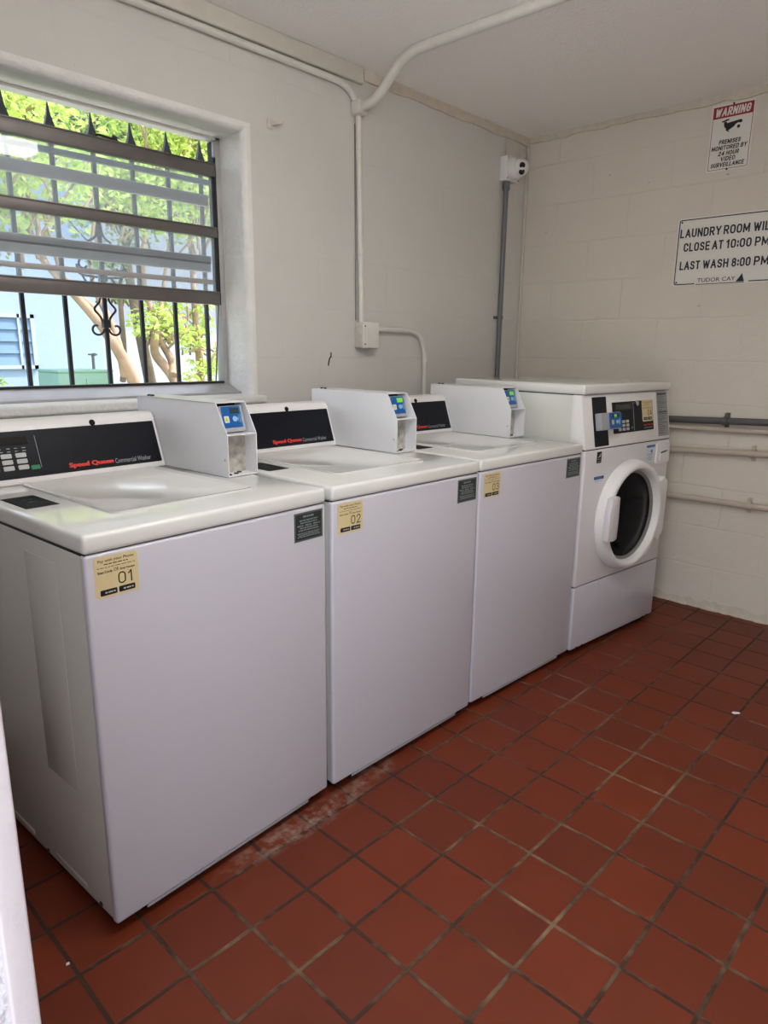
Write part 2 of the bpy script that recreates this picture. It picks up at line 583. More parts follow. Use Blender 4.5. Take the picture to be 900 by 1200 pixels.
def poly(bm, pl, pts, h0, h1, mi=0):
    """thin plate with outline pts on plane pl between heights h0 and h1"""
    v0 = [bm.verts.new(pl.p(x, y, h0)) for x, y in pts]
    v1 = [bm.verts.new(pl.p(x, y, h1)) for x, y in pts]
    n = len(pts)
    fs = [bm.faces.new(v0[::-1]), bm.faces.new(v1)]
    for i in range(n):
        fs.append(bm.faces.new((v0[i], v0[(i + 1) % n], v1[(i + 1) % n], v1[i])))
    setmat(fs, mi)

def rect(x0, x1, y0, y1):
    return [(x0, y0), (x1, y0), (x1, y1), (x0, y1)]

_tcache = {}
def glyphs(body, bold, shear):
    key = (body, bold, shear)
    if key in _tcache:
        return _tcache[key]
    cu = bpy.data.curves.new('text_tmp', 'FONT')
    cu.body = body
    cu.size = 1.0
    cu.offset = bold
    cu.shear = shear
    cu.resolution_u = 3
    o = bpy.data.objects.new('text_tmp', cu)
    COL.objects.link(o)
    bpy.context.view_layer.update()
    dg_ = bpy.context.evaluated_depsgraph_get()
    me = o.evaluated_get(dg_).to_mesh()
    vs = [(v.co.x, v.co.y) for v in me.vertices]
    fs = [tuple(p.vertices) for p in me.polygons]
    o.evaluated_get(dg_).to_mesh_clear()
    bpy.data.objects.remove(o)
    bpy.data.curves.remove(cu)
    xs = [v[0] for v in vs]; ys = [v[1] for v in vs]
    _tcache[key] = (vs, fs, min(xs), max(xs), min(ys), max(ys))
    return _tcache[key]

def text(bm, pl, body, x, y, w, h, hh, mi=0, bold=0.02, shear=0.0, heavy=0.0):
    """lettering filling the box x..x+w, y..y+h on plane pl"""
    vs, fs, ax, bx, ay, by = glyphs(body, bold, shear)
    if heavy:
        d = heavy * h
        for k in range(3):
            text(bm, pl, body, x + d * k / 2, y, w - d, h, hh + .00004 * k, mi, bold, shear)
        return
    nv = [bm.verts.new(pl.p(x + (vx - ax) / (bx - ax) * w, y + (vy - ay) / (by - ay) * h, hh)) for vx, vy in vs]
    for f_ in fs:
        try:
            q = bm.faces.new([nv[i] for i in f_])
            q.material_index = mi
        except ValueError:
            pass

def _arc(cx, cy, rx, ry, a0, a1, n=8):
    return [(cx + rx * math.cos(rad(a0 + (a1 - a0) * k / n)), cy + ry * math.sin(rad(a0 + (a1 - a0) * k / n))) for k in range(n + 1)]
# condensed sign-painter's capitals: stroke centre lines in a unit box (width, strokes)
_oval = _arc(.5, .72, .5, .28, 0, 180, 12) + _arc(.5, .28, .5, .28, 180, 360, 12) + [(1, .72)]
_bowl = lambda y0, y1, x=1.0: [(0, y1), (x - .35, y1)] + _arc(x - .35, (y0 + y1) / 2, .35, (y1 - y0) / 2, 90, -90) + [(0, y0)]
STROKES = {
    'A': (1.05, [[(0, 0), (.5, 1), (1, 0)], [(.2, .32), (.8, .32)]]),
    'B': (.9, [[(0, 0), (0, 1)], _bowl(.54, 1, .94), _bowl(0, .54)]),
    'C': (.9, [_arc(.5, .70, .5, .30, 10, 180) + _arc(.5, .30, .5, .30, 180, 350)]),
    'D': (.9, [[(0, 0), (0, 1)], [(0, 1), (.5, 1)] + _arc(.5, .68, .5, .32, 90, 0) + _arc(.5, .32, .5, .32, 0, -90) + [(0, 0)]]),
    'E': (.75, [[(1, 1), (0, 1), (0, 0), (1, 0)], [(0, .52), (.9, .52)]]),
    'G': (.95, [_arc(.5, .70, .5, .30, 10, 180) + _arc(.5, .30, .5, .30, 180, 360) + [(1, .48), (.58, .48)]]),
    'H': (.9, [[(0, 0), (0, 1)], [(1, 0), (1, 1)], [(0, .52), (1, .52)]]),
    'I': (.02, [[(.5, 0), (.5, 1)]]),
    'L': (.7, [[(0, 1), (0, 0), (1, 0)]]),
    'M': (1.2, [[(0, 0), (0, 1), (.5, .18), (1, 1), (1, 0)]]),
    'N': (.92, [[(0, 0), (0, 1), (1, 0), (1, 1)]]),
    'O': (.92, [_oval]),
    'P': (.85, [[(0, 0), (0, 1)], _bowl(.44, 1)]),
    'R': (.9, [[(0, 0), (0, 1)], _bowl(.46, 1), [(.5, .46), (1, 0)]]),
    'S': (.85, [_arc(.5, .76, .48, .24, 15, 270) + _arc(.5, .26, .5, .26, 90, -165)]),
    'T': (.85, [[(0, 1), (1, 1)], [(.5, 1), (.5, 0)]]),
    'U': (.9, [[(0, 1), (0, .30)] + _arc(.5, .30, .5, .30, 180, 360) + [(1, 1)]]),
    'V': (1.0, [[(0, 1), (.5, 0), (1, 1)]]),
    'W': (1.4, [[(0, 1), (.25, 0), (.5, .9), (.75, 0), (1, 1)]]),
    'Y': (1.0, [[(0, 1), (.5, .45), (1, 1)], [(.5, .45), (.5, 0)]]),
    '0': (.85, [_oval]),
    '1': (.45, [[(0, .78), (.75, 1), (.75, 0)]]),
    '2': (.85, [_arc(.5, .72, .48, .28, 170, -25) + [(0, 0), (1, 0)]]),
    '3': (.85, [_arc(.48, .76, .46, .24, 160, -90), _arc(.48, .26, .5, .26, 90, -160)]),
    '4': (.9, [[(.76, 0), (.76, 1), (0, .28), (1, .28)]]),
    '8': (.85, [_arc(.5, .76, .44, .24, 0, 360, 14), _arc(.5, .27, .5, .27, 0, 360, 14)]),
    ':': (.02, [[(.5, .12), (.5, .24)], [(.5, .62), (.5, .74)]]),
}
def split_strokes(strokes, wd, hg):
    """break strokes at sharp corners; each piece comes with how far its ends run on"""
    out = []
    for st in strokes:
        cur, e0 = [st[0]], .5
        for i in range(1, len(st)):
            cur.append(st[i])
            if i < len(st) - 1:
                a_ = Vector(((st[i][0] - st[i - 1][0]) * wd, (st[i][1] - st[i - 1][1]) * hg)).normalized()
                b_ = Vector(((st[i + 1][0] - st[i][0]) * wd, (st[i + 1][1] - st[i][1]) * hg)).normalized()
                if a_.dot(b_) < .6:
                    x_ = .5 if a_.dot(b_) > -.2 else .42
                    out.append((cur, e0, x_))
                    cur, e0 = [st[i]], x_
        out.append((cur, e0, .5))
    return out
def stencil(bm, pl, body, x, y, w, h, hh, mi=0, weight=0.17, shear=0.0, aspect=0.50, gap=0.12):
    """one word of heavy condensed capitals fitted to the box x..x+w, y..y+h"""
    t = weight * h
    adv = []
    for ch in body:
        adv.append(STROKES[ch][0] * aspect * h)
    total = sum(adv) + len(body) * t + (len(body) - 1) * gap * h
    k = (w - len(body) * t) / max(total - len(body) * t, 1e-6)
    cx = x
    lift = 0
    for ch, a_ in zip(body, adv):
        wd = a_ * k
        for st in split_strokes(STROKES[ch][1], wd, h - t):
            st, x0_, x1_ = st
            P = [Vector((cx + t / 2 + px * wd, y + t / 2 + py * (h - t), 0)) for px, py in st]
            n = len(P)
            closed = (P[0] - P[-1]).length < 1e-6
            L_, R_ = [], []
            for i in range(n):
                p0 = P[i - 1] if i else (P[-2] if closed else None)
                p1 = P[i + 1] if i < n - 1 else (P[1] if closed else None)
                d0 = (P[i] - p0).normalized() if p0 is not None else None
                d1 = (p1 - P[i]).normalized() if p1 is not None else None
                if d0 is None: d0 = d1
                if d1 is None: d1 = d0
                n0 = Vector((-d0.y, d0.x, 0)); n1 = Vector((-d1.y, d1.x, 0))
                m_ = n0 + n1
                m_ = m_.normalized() if m_.length > 1e-4 else n0
                q = min(1.0 / max(m_.dot(n0), .25), 1.7) * t / 2
                e0 = d0 * (-t * x0_ if i == 0 and not closed else 0) + d1 * (t * x1_ if i == n - 1 and not closed else 0)
                L_.append(P[i] + m_ * q + e0); R_.append(P[i] - m_ * q + e0)
            mk = lambda p: bm.verts.new(pl.p(p.x + shear * (p.y - y), p.y, hh + lift * .00002))
            V0 = [mk(p) for p in L_]; V1 = [mk(p) for p in R_]
            for i in range(n - 1):
                try:
                    bm.faces.new((V0[i], V1[i], V1[i + 1], V0[i + 1])).material_index = mi
                except ValueError:
                    pass
            lift = (lift + 1) % 4
        cx += wd + t + gap * h * k

def bars(bm, pl, x0, x1, ys, th, hh, mi=0, seed=1, frac=(0.6, 1.0), centre=True):
    """rows of tiny unreadable print"""
    rnd = random.Random(seed)
    for y in ys:
        w = (x1 - x0) * rnd.uniform(*frac)
        s = x0 + ((x1 - x0) - w) / 2 if centre else x0
        t = s
        while t < s + w - 0.001:
            L = min(rnd.uniform(0.004, 0.012), s + w - t)
            v = [bm.verts.new(pl.p(px, py, hh)) for px, py in rect(t, t + L, y, y + th)]
            f_ = bm.faces.new(v)
            f_.material_index = mi
            t += L + 0.0018

# ------------------------------------------------------------------ the room
XL, XR, ZC, YN = -0.345, 3.01, 2.395, -3.3
bm = bmesh.new(); box(bm, -0.6, XR + .2, YN - .2, 0.2, -0.15, 0.0)
structure(obj('floor', bm, 'floor'), 'red brown quarry tile floor with pale grout')
bm = bmesh.new(); box(bm, -0.6, XR + .2, YN - .2, 0.2, ZC, ZC + .2)
structure(obj('ceiling', bm, 'ceiling'), 'off white stippled ceiling')

# back wall with a rounded window opening
WX0, WX1, WZ0, WZ1 = -0.35, 1.121, 1.072, 2.036
def ring_wall():
    bm = bmesh.new()
    ext = [(-0.6, 0.0), (XR + .2, 0.0), (XR + .2, ZC), (-0.6, ZC)]
    hole = [(WX0, WZ0), (WX1, WZ0), (WX1, WZ1), (WX0, WZ1)]
    rb = 0.030
    # outer face (towards room, y=0), rounded into the opening
    loops = []
    loops.append([(x, 0.0, z) for x, z in ext])
    n = 7
    for k in range(n + 1):
        t = rad(90 * k / n)
        off = rb * (1 - math.sin(t)) ; dep = rb * (1 - math.cos(t))
        loops.append([(WX0 - off, dep, WZ0 - off), (WX1 + off, dep, WZ0 - off), (WX1 + off, dep, WZ1 + off), (WX0 - off, dep, WZ1 + off)])
    loops.append([(x, 0.2, z) for x, z in hole])
    loops.append([(x, 0.2, z) for x, z in ext])
    L = [[bm.verts.new(p) for p in l] for l in loops]
    for i in range(len(L)):
        A_, B_ = L[i], L[(i + 1) % len(L)]
        for k in range(4):
            f_ = bm.faces.new((A_[k], A_[(k + 1) % 4], B_[(k + 1) % 4], B_[k]))
            f_.material_index = 1 if 1 <= i <= n + 1 else 0
    return bm
structure(obj('wall_back', ring_wall(), ['wall_back', 'reveal'], smooth=40), 'painted concrete block wall around the window')
bm = bmesh.new(); box(bm, XR, XR + .2, YN - .2, 0.2, 0, ZC)
structure(obj('wall_right', bm, 'wall_right'), 'cream painted concrete block wall with two signs')
DY0, DY1, DZ = -2.75, -1.60, 2.08
bm = bmesh.new()
box(bm, XL - .2, XL, DY1, 0.0, 0, ZC)
box(bm, XL - .2, XL, YN, DY0, 0, ZC)
box(bm, XL - .2, XL, DY0, DY1, DZ, ZC)
structure(obj('wall_left', bm, 'stucco'), 'rough painted wall beside the doorway')
bm = bmesh.new(); box(bm, -0.6, XR, YN - .2, YN, 0, ZC)
structure(obj('wall_front', bm, 'wall_right'), 'painted block wall behind the photographer')

# doorway frame, its corner edge shows bottom left
d1 = structure(empty('door_1', (XL, DY1, 0)), 'white painted doorway frame at the left edge')
bm = bmesh.new(); box(bm, -0.022, 0.004, -0.022, 0.0, 0.0, DZ, 0.003)
obj('jamb', bm, 'jamb', d1, smooth=40)
bm = bmesh.new(); box(bm, -0.20, -0.022, -0.012, 0.0, 0.0, DZ)
obj('jamb_lining', bm, 'stucco', d1)
bm = bmesh.new(); box(bm, -0.20, 0.004, -(DY1 - DY0), 0.0, DZ - 0.02, DZ, 0.003)
obj('head_jamb', bm, 'jamb', d1)

# battens under the ceiling and the patched wall corner
bm = bmesh.new(); box(bm, -0.34, 1.72, -0.022, 0.0, 2.332, ZC, 0.006)
structure(obj('trim_1', bm, 'trim', smooth=40), 'painted batten along the ceiling above the window')
bm = bmesh.new()
rnd = random.Random(4)
pts = []
K = 26
for k in range(K + 1):
    pts.append((1.73 + (XR - 1.73) * k / K, ZC - 0.040 + rnd.uniform(-.004, .004)))
prism(bm, [(1.73, ZC), *pts, (XR, ZC)], 'y', -0.012, 0.0)
structure(obj('trim_2', bm, 'trim_dirty'), 'rough painted strip along the ceiling above the conduit box')
bm = bmesh.new()
pts = []
K = 60
for k in range(K + 1):
    pts.append((-0.012 - (3.2) * k / K, ZC - 0.030 + rnd.uniform(-.007, .007)))
prism(bm, [(-0.012, ZC), *pts, (-3.21, ZC)], 'x', XR - 0.010, XR)
structure(obj('trim_3', bm, 'trim_dirty'), 'uneven caulked strip where the right wall meets the ceiling')
bm = bmesh.new(); box(bm, XR - 0.016, XR, -0.016, 0.0, 0.0, ZC - .04, 0.005)
structure(obj('trim_4', bm, 'trim', smooth=40), 'thick painted bead down the room corner')
bm = bmesh.new(); box(bm, 2.79, 2.93, -0.010, 0.0, 2.275, 2.345, 0.004)
structure(obj('trim_5', bm, 'trim', smooth=40), 'painted patch plate above the camera')
# ragged paint edge along the foot of the right wall
bm = bmesh.new()
pts = []
K = 130
for k in range(K + 1):
    pts.append((-0.0 - 3.25 * k / K, 0.040 + rnd.uniform(-.010, .012)))
prism(bm, [(0.0, 0.0), *pts, (-3.25, 0.0)], 'x', XR - 0.007, XR)
pts = []
for k in range(K + 1):
    pts.append((XR - 0.016 + rnd.uniform(-.008, .006), -3.25 * k / K))
prism(bm, [(XR, 0.0), *pts, (XR, -3.25)], 'z', 0.0, 0.004)
structure(obj('baseboard_right', bm, 'trim_dirty'), 'ragged paint edge along the foot of the right wall')

# ------------------------------------------------------------------ the window
WY = 0.165
w1 = structure(empty('window_1', (0, WY, WZ0)), 'aluminium awning window with hazy panes above the washers')
def wbox(name, x0, x1, y0, y1, z0, z1, m, r=0.002):
    """y0, y1 are measured from the plane of the window, positive outwards"""
    bm = bmesh.new(); box(bm, x0, x1, y0, y1, z0 - WZ0, z1 - WZ0, r)
    return obj(name, bm, m, w1, smooth=40)
RX = 1.100
wbox('frame_jamb', RX, WX1, -0.012, 0.034, WZ0 + .05, WZ1, 'alu_pale')
wbox('frame_jamb', WX0, WX0 + .03, -0.012, 0.034, WZ0 + .05, WZ1, 'alu_pale')
wbox('frame_head', WX0, WX1, -0.012, 0.034, 2.026, WZ1, 'reveal')
wbox('frame_sill', WX0, WX1, -0.100, 0.034, WZ0, 1.096, 'alu_pale', 0.004)
bm = bmesh.new(); prism(bm, [(-.105, .014), (.034, .014), (.034, .056), (.0, .057), (-.012, .052)], 'x', WX0, WX1, .002)
obj('sloped_sill', bm, 'alu_pale', w1, smooth=30)
wbox('sill_gasket', WX0 + .03, RX, -.013, .02, 1.126, 1.133, 'alu_dark', .001)
wbox('jamb_gasket', RX - .008, RX + .0005, -0.010, 0.03, 1.43, 2.022, 'alu_dark', 0.001)
wbox('latch', RX - .014, RX - .004, -.018, -.008, 1.965, 2.02, 'alu_pale', 0.001)
for (z0, z1) in ((1.897, 1.944), (1.679, 1.717), (1.430, 1.480)):
    bm = bmesh.new()
    box(bm, WX0 + .03, RX - .006, -.014, .014, z0 - WZ0, z1 - WZ0, 0.002)
    box(bm, WX0 + .03, RX - .006, -.018, -.010, z1 - WZ0 - 0.006, z1 - WZ0 - .001, 0.001)
    obj('vent_rail', bm, 'alu', w1, smooth=40)
for (z0, z1, y0, y1) in ((1.793, 1.834, .016, .030), (1.590, 1.612, .012, .028), (1.553, 1.584, .016, .032), (1.507, 1.524, .006, .020)):
    wbox('glazing_bar', WX0 + .03, RX - .022, y0, y1, z0, z1, 'alu_pale')
bm = bmesh.new(); box(bm, WX0 + .03, RX - .022, .016, .022, 1.583 - WZ0, 1.591 - WZ0)
obj('gasket_strip', bm, 'alu_dark', w1)
for z0, z1 in ((1.717, 1.899), (1.480, 1.681)):
    bm = bmesh.new(); box(bm, WX0 + .03, RX - .006, .008, .012, z0 - WZ0, z1 - WZ0)
    obj('pane', bm, 'pane', w1)
bm = bmesh.new(); tube(bm, [(RX - .006, 0.0, 1.432 - WZ0), (RX - .020, 0.02, 1.128 - WZ0)], 0.003, 8)
obj('vent_arm', bm, 'alu', w1, smooth=40)
bm = bmesh.new()
tube(bm, bend([(0.632, -.006, 1.944 - WZ0), (0.645, -.008, 1.952 - WZ0), (0.695, -.008, 1.949 - WZ0), (0.718, -.006, 1.944 - WZ0)], .01), 0.004, 8)
box(bm, 0.696, 0.712, -.014, -.002, 1.943 - WZ0, 1.958 - WZ0, 0.002)
obj('crank_bracket', bm, 'alu_dark', w1, smooth=40)
bm = bmesh.new()
sp = Plane((1.525, 0, 1.196), (1, 0, 0), (0, 0, 1))
poly(bm, sp, [(0, 0), (.006, -.004), (.010, .014), (.016, .030), (.024, .036), (.022, .056), (.016, .054), (.017, .040), (.008, .030), (.003, .014)], 0.0, .0012)
obj('paint_scratch', bm, 'alu_dark', bpy.data.objects['wall_back'])
# projecting sill ledge
bm = bmesh.new()
prism(bm, [(0.10, 1.056), (-0.028, 1.052), (-0.032, 1.060), (-0.032, 1.078), (-0.026, 1.083), (0.10, 1.088)], 'x', WX0, 1.172, 0.002)
structure(obj('trim_6', bm, 'reveal', smooth=40), 'white painted window ledge above the first washer')

# ------------------------------------------------------------------ top-load washers
W, D, ZD, ZL = 0.651, 0.735, 0.914, 0.874
def arc_pts(cx, cy, r_, a0, a1, n=10):
    return [(cx + r_ * math.cos(rad(a0 + (a1 - a0) * k / n)), cy + r_ * math.sin(rad(a0 + (a1 - a0) * k / n))) for k in range(n + 1)]

def build_sticker(pl, num, parent, w=0.093, h=0.085, big=True):
    """tan payment sticker: outline, lettering and number; the printed square code is left out"""
    bm = bmesh.new()
    poly(bm, pl, rrect(0, w, 0, h, 0.008), 0, 0.0006)
    st = obj('payment_sticker', bm, 'tan', parent)
    st['label'] = 'tan payment sticker with number ' + num
    bm = bmesh.new()
    hh = 0.0010
    text(bm, pl, 'Pay with your Phone', w * .09, h * .845, w * .82, h * .085, hh, 0, 0.012)
    bars(bm, pl, w * .2, w * .8, [h * .795], h * .022, hh, 0, 3, (0.9, 1))
    bars(bm, pl, w * .06, w * .94, [h * .725], h * .014, hh, 0, 4, (0.98, 1))
    text(bm, pl, 'Scan Code', w * .07, h * .60, w * .33, h * .055, hh, 0, 0.03)
    text(bm, pl, 'OR', w * .43, h * .60, w * .12, h * .085, hh, 0, 0.0)
    text(bm, pl, 'Enter Number', w * .58, h * .60, w * .35, h * .05, hh, 0, 0.03)
    stencil(bm, pl, num, w * .52, h * .26, w * (.34 if num[1] == '1' else .39), h * .29, hh, 1, 0.115, 0.0, 0.5, 0.16)
    for x0, x1 in ((.10, .48), (.52, .90)):
        v = [bm.verts.new(pl.p(px, py, hh)) for px, py in rrect(w * x0, w * x1, h * .06, h * .20, .002)]
        bm.faces.new(v).material_index = 2
        bars(bm, pl, w * (x0 + .09), w * (x1 - .03), [h * .11], h * .035, hh + .0003, 3, 7, (0.85, 1))
    obj('lettering', bm, ['tan_ink', 'green_ink', 'ink', 'key'], st, recalc=False)
    return st

def build_notice(pl, parent, w=0.099, h=0.075):
    bm = bmesh.new()
    poly(bm, pl, rect(0, w, 0, h), 0, 0.0005, 0)
    poly(bm, pl, rect(w * .05, w * .95, h * .06, h * .94), 0.0003, 0.0007, 1)
    nt_ = obj('notice_sticker', bm, ['notice_edge', 'notice'], parent)
    nt_['label'] = 'small dark notice sticker with rows of fine print'
    bm = bmesh.new()
    bars(bm, pl, w * .30, w * .70, [h * .82], h * .06, .001, 0, 2, (.9, 1))
    bars(bm, pl, w * .10, w * .90, [h * .70, h * .615, h * .44, h * .36], h * .04, .001, 0, 5, (.5, 1))
    for x0, x1 in ((.1, .32), (.38, .60), (.66, .9)):
        bars(bm, pl, w * x0, w * x1, [h * .52], h * .045, .001, 0, 8, (1, 1))
    bars(bm, pl, w * .08, w * .92, [h * .26, h * .20, h * .14], h * .032, .001, 0, 6, (.8, 1))
    obj('fine_print', bm, 'notice_ink', nt_, recalc=False)

def build_washer(num, lit, label, loc, rz, copy_from=None):
    root = empty('washing_machine', loc, rz)
    tag(root, label, 'washing machine', 'top-loading washing machines in the row')
    if copy_from:
        for ch in list(copy_from.children):
            if ch.name.split('.')[0] in ('payment_sticker',):
                continue
            c1 = ch.copy(); COL.objects.link(c1); c1.parent = root
            for g in list(ch.children):
                d_ = g.copy(); COL.objects.link(d_); d_.parent = c1
                if g.name.split('.')[0] == 'card_reader' and lit:
                    d_.data = d_.data.copy()
                    d_.data.materials[2] = M['lcd_lit']
        build_sticker(Plane((0.020, 0.0, 0.780), (1, 0, 0), (0, 0, 1)), num, root)
        return root
    # cabinet with embossed side
    bm = bmesh.new()
    box(bm, 0.003, W - .003, 0.016, 0.705, 0.030, ZL - .002, 0.006)
    for (y0, y1, z0, z1) in ((0.130, 0.278, 0.30, 0.832), (0.135, 0.290, 0.046, 0.058), (0.41, 0.57, 0.046, 0.058)):
        box(bm, 0.0021, 0.01, y0, y1, z0, z1, 0.0009, 2)
        box(bm, W - .01, W - .0015, y0, y1, z0, z1, 0.0014, 2)
    for (y, z) in ((0.335, 0.040), (0.072, 0.042), (0.62, 0.040)):
        lathe(bm, [(0, -.002), (.006, -.002), (.006, .004)], (0.003, y, z), (1, 0, 0), 10, 1)
    obj('cabinet', bm, ['enamel_side', 'screw'], root, smooth=40)
    bm = bmesh.new()
    box(bm, 0.0, W, 0.0, 0.022, 0.030, ZL - .0012, 0.008, 4)
    for x in (0.065, W - 0.065):
        box(bm, x - .006, x + .006, -0.001, 0.01, 0.029, 0.0345, 0, 0, 1)
    box(bm, 0.075, W - .075, 0.002, 0.018, 0.0225, 0.031, .002, 2, 2)
    obj('front_panel', bm, ['enamel', 'black_matte', 'bezel'], root, smooth=40)
    bm = bmesh.new(); box(bm, 0.004, W - .004, 0.006, 0.70, ZL - .006, ZL + .004)
    obj('gasket', bm, 'seam', root)
    bm = bmesh.new(); box(bm, 0.012, W - .012, 0.024, 0.69, 0.012, 0.034)  # black box added to darken the shaded gap under the machine
    obj('gap_shadow_block', bm, 'black_matte', root)
    for x, y in ((0.05, 0.06), (W - 0.05, 0.06), (0.05, 0.66), (W - 0.05, 0.66)):
        bm = bmesh.new(); lathe(bm, [(0, 0), (.02, 0), (.02, .012), (.009, .014), (.009, .034), (0, .034)], (x, y, 0), (0, 0, 1), 16)
        obj('foot', bm, 'black_matte', root, smooth=40)
    # top deck with lid opening edge
    bm = bmesh.new()
    box(bm, -0.001, W + .001, -0.002, 0.705, ZL, ZD, 0.010, 4)
    obj('top_deck', bm, 'deck', root, smooth=35)
    bm = bmesh.new()
    lid = rrect(0.130, 0.520, 0.118, 0.588, 0.022)
    prism(bm, lid, 'z', ZD - .004, ZD + .0045)
    bmesh.ops.recalc_face_normals(bm, faces=bm.faces)
    top = [f_ for f_ in bm.faces if f_.normal.z > .9]
    q = bmesh.ops.inset_region(bm, faces=top, thickness=0.010)
    q = bmesh.ops.inset_region(bm, faces=top, thickness=0.006, depth=-0.0035)
    ed = [e for e in bm.edges if all(v.co.z > ZD + .0044 for v in e.verts)]
    obj('lid', bm, 'deck', root, smooth=35)
    lp = Plane((0.026, 0.302, ZD), (1, 0, 0), (0, 1, 0))
    bm = bmesh.new(); poly(bm, lp, rect(0, .074, 0, .138), 0, .0008)
    il = obj('instruction_label', bm, 'black_matte', root)
    bm = bmesh.new()
    rnd = random.Random(9)
    bars(bm, lp, .006, .066, [.012 + .0135 * k for k in range(9)], .0022, .0012, 0, 3, (.5, 1), False)
    bars(bm, lp, .02, .06, [.06, .09], .004, .0014, 1, 8, (.4, .7))
    obj('fine_print', bm, ['label_ink', 'green_key'], il, recalc=False)
    # slanted console
    bm = bmesh.new()
    prism(bm, [(0.592, ZD), (0.592, 0.921), (0.640, 1.058), (0.650, 1.071), (0.664, 1.076), (0.700, 1.074), (0.728, 1.060), (0.735, 1.045), (0.735, ZD)], 'x', 0.002, 0.558, 0.004, 2)
    con = obj('console', bm, 'plastic', root, smooth=30)
    s0 = Vector((0.0, 0.592, 0.921)); s1 = Vector((0.0, 0.640, 1.058))
    sv = (s1 - s0).normalized()
    cp = Plane(s0, (1, 0, 0), sv)
    bm = bmesh.new(); poly(bm, cp, rrect(0.020, 0.548, 0.010, 0.134, .002, 2), 0, .0015)
    obj('control_panel', bm, 'black', con)
    bm = bmesh.new()
    lathe(bm, [(0, .0025), (.0075, .0025), (.009, .0)], cp.p(0.362, .142), cp.n, 16, 0)
    obj('lock', bm, 'black_matte', con)
    bm = bmesh.new()
    text(bm, cp, 'Speed Queen', 0.268, 0.018, 0.128, 0.0165, .0022, 0, 0.02, 0.0, 0.12)
    obj('lettering', bm, 'red', con, recalc=False)
    bm = bmesh.new()
    text(bm, cp, 'Commercial Washer', 0.401, 0.019, 0.112, 0.0135, .0022, 0, 0.0)
    obj('lettering', bm, 'grey_letter', con, recalc=False)
    bm = bmesh.new(); poly(bm, cp, rect(0.1955, 0.1965, 0.033, 0.118), 0.0012, .0022)
    obj('divider_line', bm, 'grey_letter', con)
    bm = bmesh.new(); poly(bm, cp, rrect(0.060, 0.176, 0.098, 0.118, .002, 2), .001, .0022)
    obj('display', bm, 'dark_glass', con)
    bm = bmesh.new()
    for k in range(6):
        bars(bm, cp, 0.062 + k * .019, 0.072 + k * .019, [.080, .088], .002, .0022, 0, k, (.7, 1))
    obj('legend', bm, 'grey_letter', con, recalc=False)
    for i in range(3):
        for j in range(3):
            bm = bmesh.new(); poly(bm, cp, rrect(0.066 + .036 * i, 0.092 + .036 * i, 0.032 + .016 * j, 0.0435 + .016 * j, .002, 2), .001, .0035)
            obj('button', bm, 'key', con)
    bm = bmesh.new(); poly(bm, cp, rrect(0.170, 0.192, 0.029, 0.040, .002, 2), .001, .0035)
    g = obj('button', bm, 'green_key', con)
    g['label'] = 'green start button'
    # card payment box: folded sheet metal with an open pocket
    X0, X1 = 0.562, 0.664
    bm = bmesh.new()
    side = [(0.288, ZD + .001), (0.288, 1.031), (0.336, 1.117), (0.735, 1.117), (0.735, ZD + .001)]
    t_ = .0025
    prism(bm, side, 'x', X0, X0 + t_)
    prism(bm, side, 'x', X1 - t_, X1)
    box(bm, X0, X1, 0.336, 0.735, 1.1145, 1.1175, .0008, 1)
    box(bm, X0 + t_, X1 - t_, 0.289, 0.735, ZD + .001, ZD + .004)
    box(bm, X0 + t_, X1 - t_, 0.7325, 0.735, ZD + .004, 1.1145)
    box(bm, X0 + t_, X1 - t_, 0.289, 0.350, 1.029, 1.0315)
    box(bm, X0 + t_, X1 - t_, 0.338, 0.341, ZD + .004, 1.029, 0, 1, 1)
    box(bm, X0 + t_, X1 - t_, 0.380, 0.383, 1.0315, 1.1145, 0, 1, 2)
    for k, (px, py) in enumerate(((.578, .304), (.606, .312), (.628, .326))):
        lathe(bm, [(.007, 0), (.006, .003), (0, .003)], (px, py, ZD + .004), (0, 0, 1), 12, 3)
    lathe(bm, [(.0035, 0), (.003, .001), (0, .001)], (X0, .302, .962), (-1, 0, 0), 12, 4)
    for py in (.68, .70):
        lathe(bm, [(.006, 0), (.005, .005), (0, .005)], (X0 + .02, py, 1.1175), (0, 0, 1), 12, 3)
    cb = obj('payment_box', bm, ['box_white', 'scuffed', 'seam', 'screw', 'bezel'], root, smooth=30)
    cb['label'] = 'white sheet metal card payment box with open pocket'
    # reader, slanted a little steeper than the box front
    rp = Plane((X0 + .012, 0.318, 1.036), (1, 0, 0), (0, 0.30, 1))
    bm = bmesh.new()
    poly(bm, rp, rrect(0, .078, 0, .074, .003, 3), -.03, 0, 0)
    poly(bm, rp, rrect(.005, .070, .012, .072, .003, 3), -.001, .0012, 1)
    poly(bm, rp, rrect(.034, .064, .051, .067, .001, 2), 0, .0018, 2)
    poly(bm, rp, rrect(.010, .026, .026, .045, .002, 2), 0, .0018, 3)
    poly(bm, rp, rrect(.013, .023, .030, .041, .001, 2), .001, .0021, 5)
    poly(bm, rp, arc_pts(.046, .036, .008, 60, 300, 8) + [(.058, .036)], 0, .0018, 4)
    for r_ in (.015, .020, .025):
        poly(bm, rp, arc_pts(.044, .036, r_, -32, 32, 8) + arc_pts(.044, .036, r_ - .0014, 32, -32, 8), 0, .0018, 4)
    cr = obj('card_reader', bm, ['bezel', 'blue', 'lcd', 'pale_label', 'blue_icon', 'chip'], cb)
    cr['label'] = 'blue contactless card reader with grey bezel'
    build_sticker(Plane((0.018, 0.0, 0.780), (1, 0, 0), (0, 0, 1)), num, root)
    build_notice(Plane((0.539, 0.0, 0.787), (1, 0, 0), (0, 0, 1)), root)
    return root

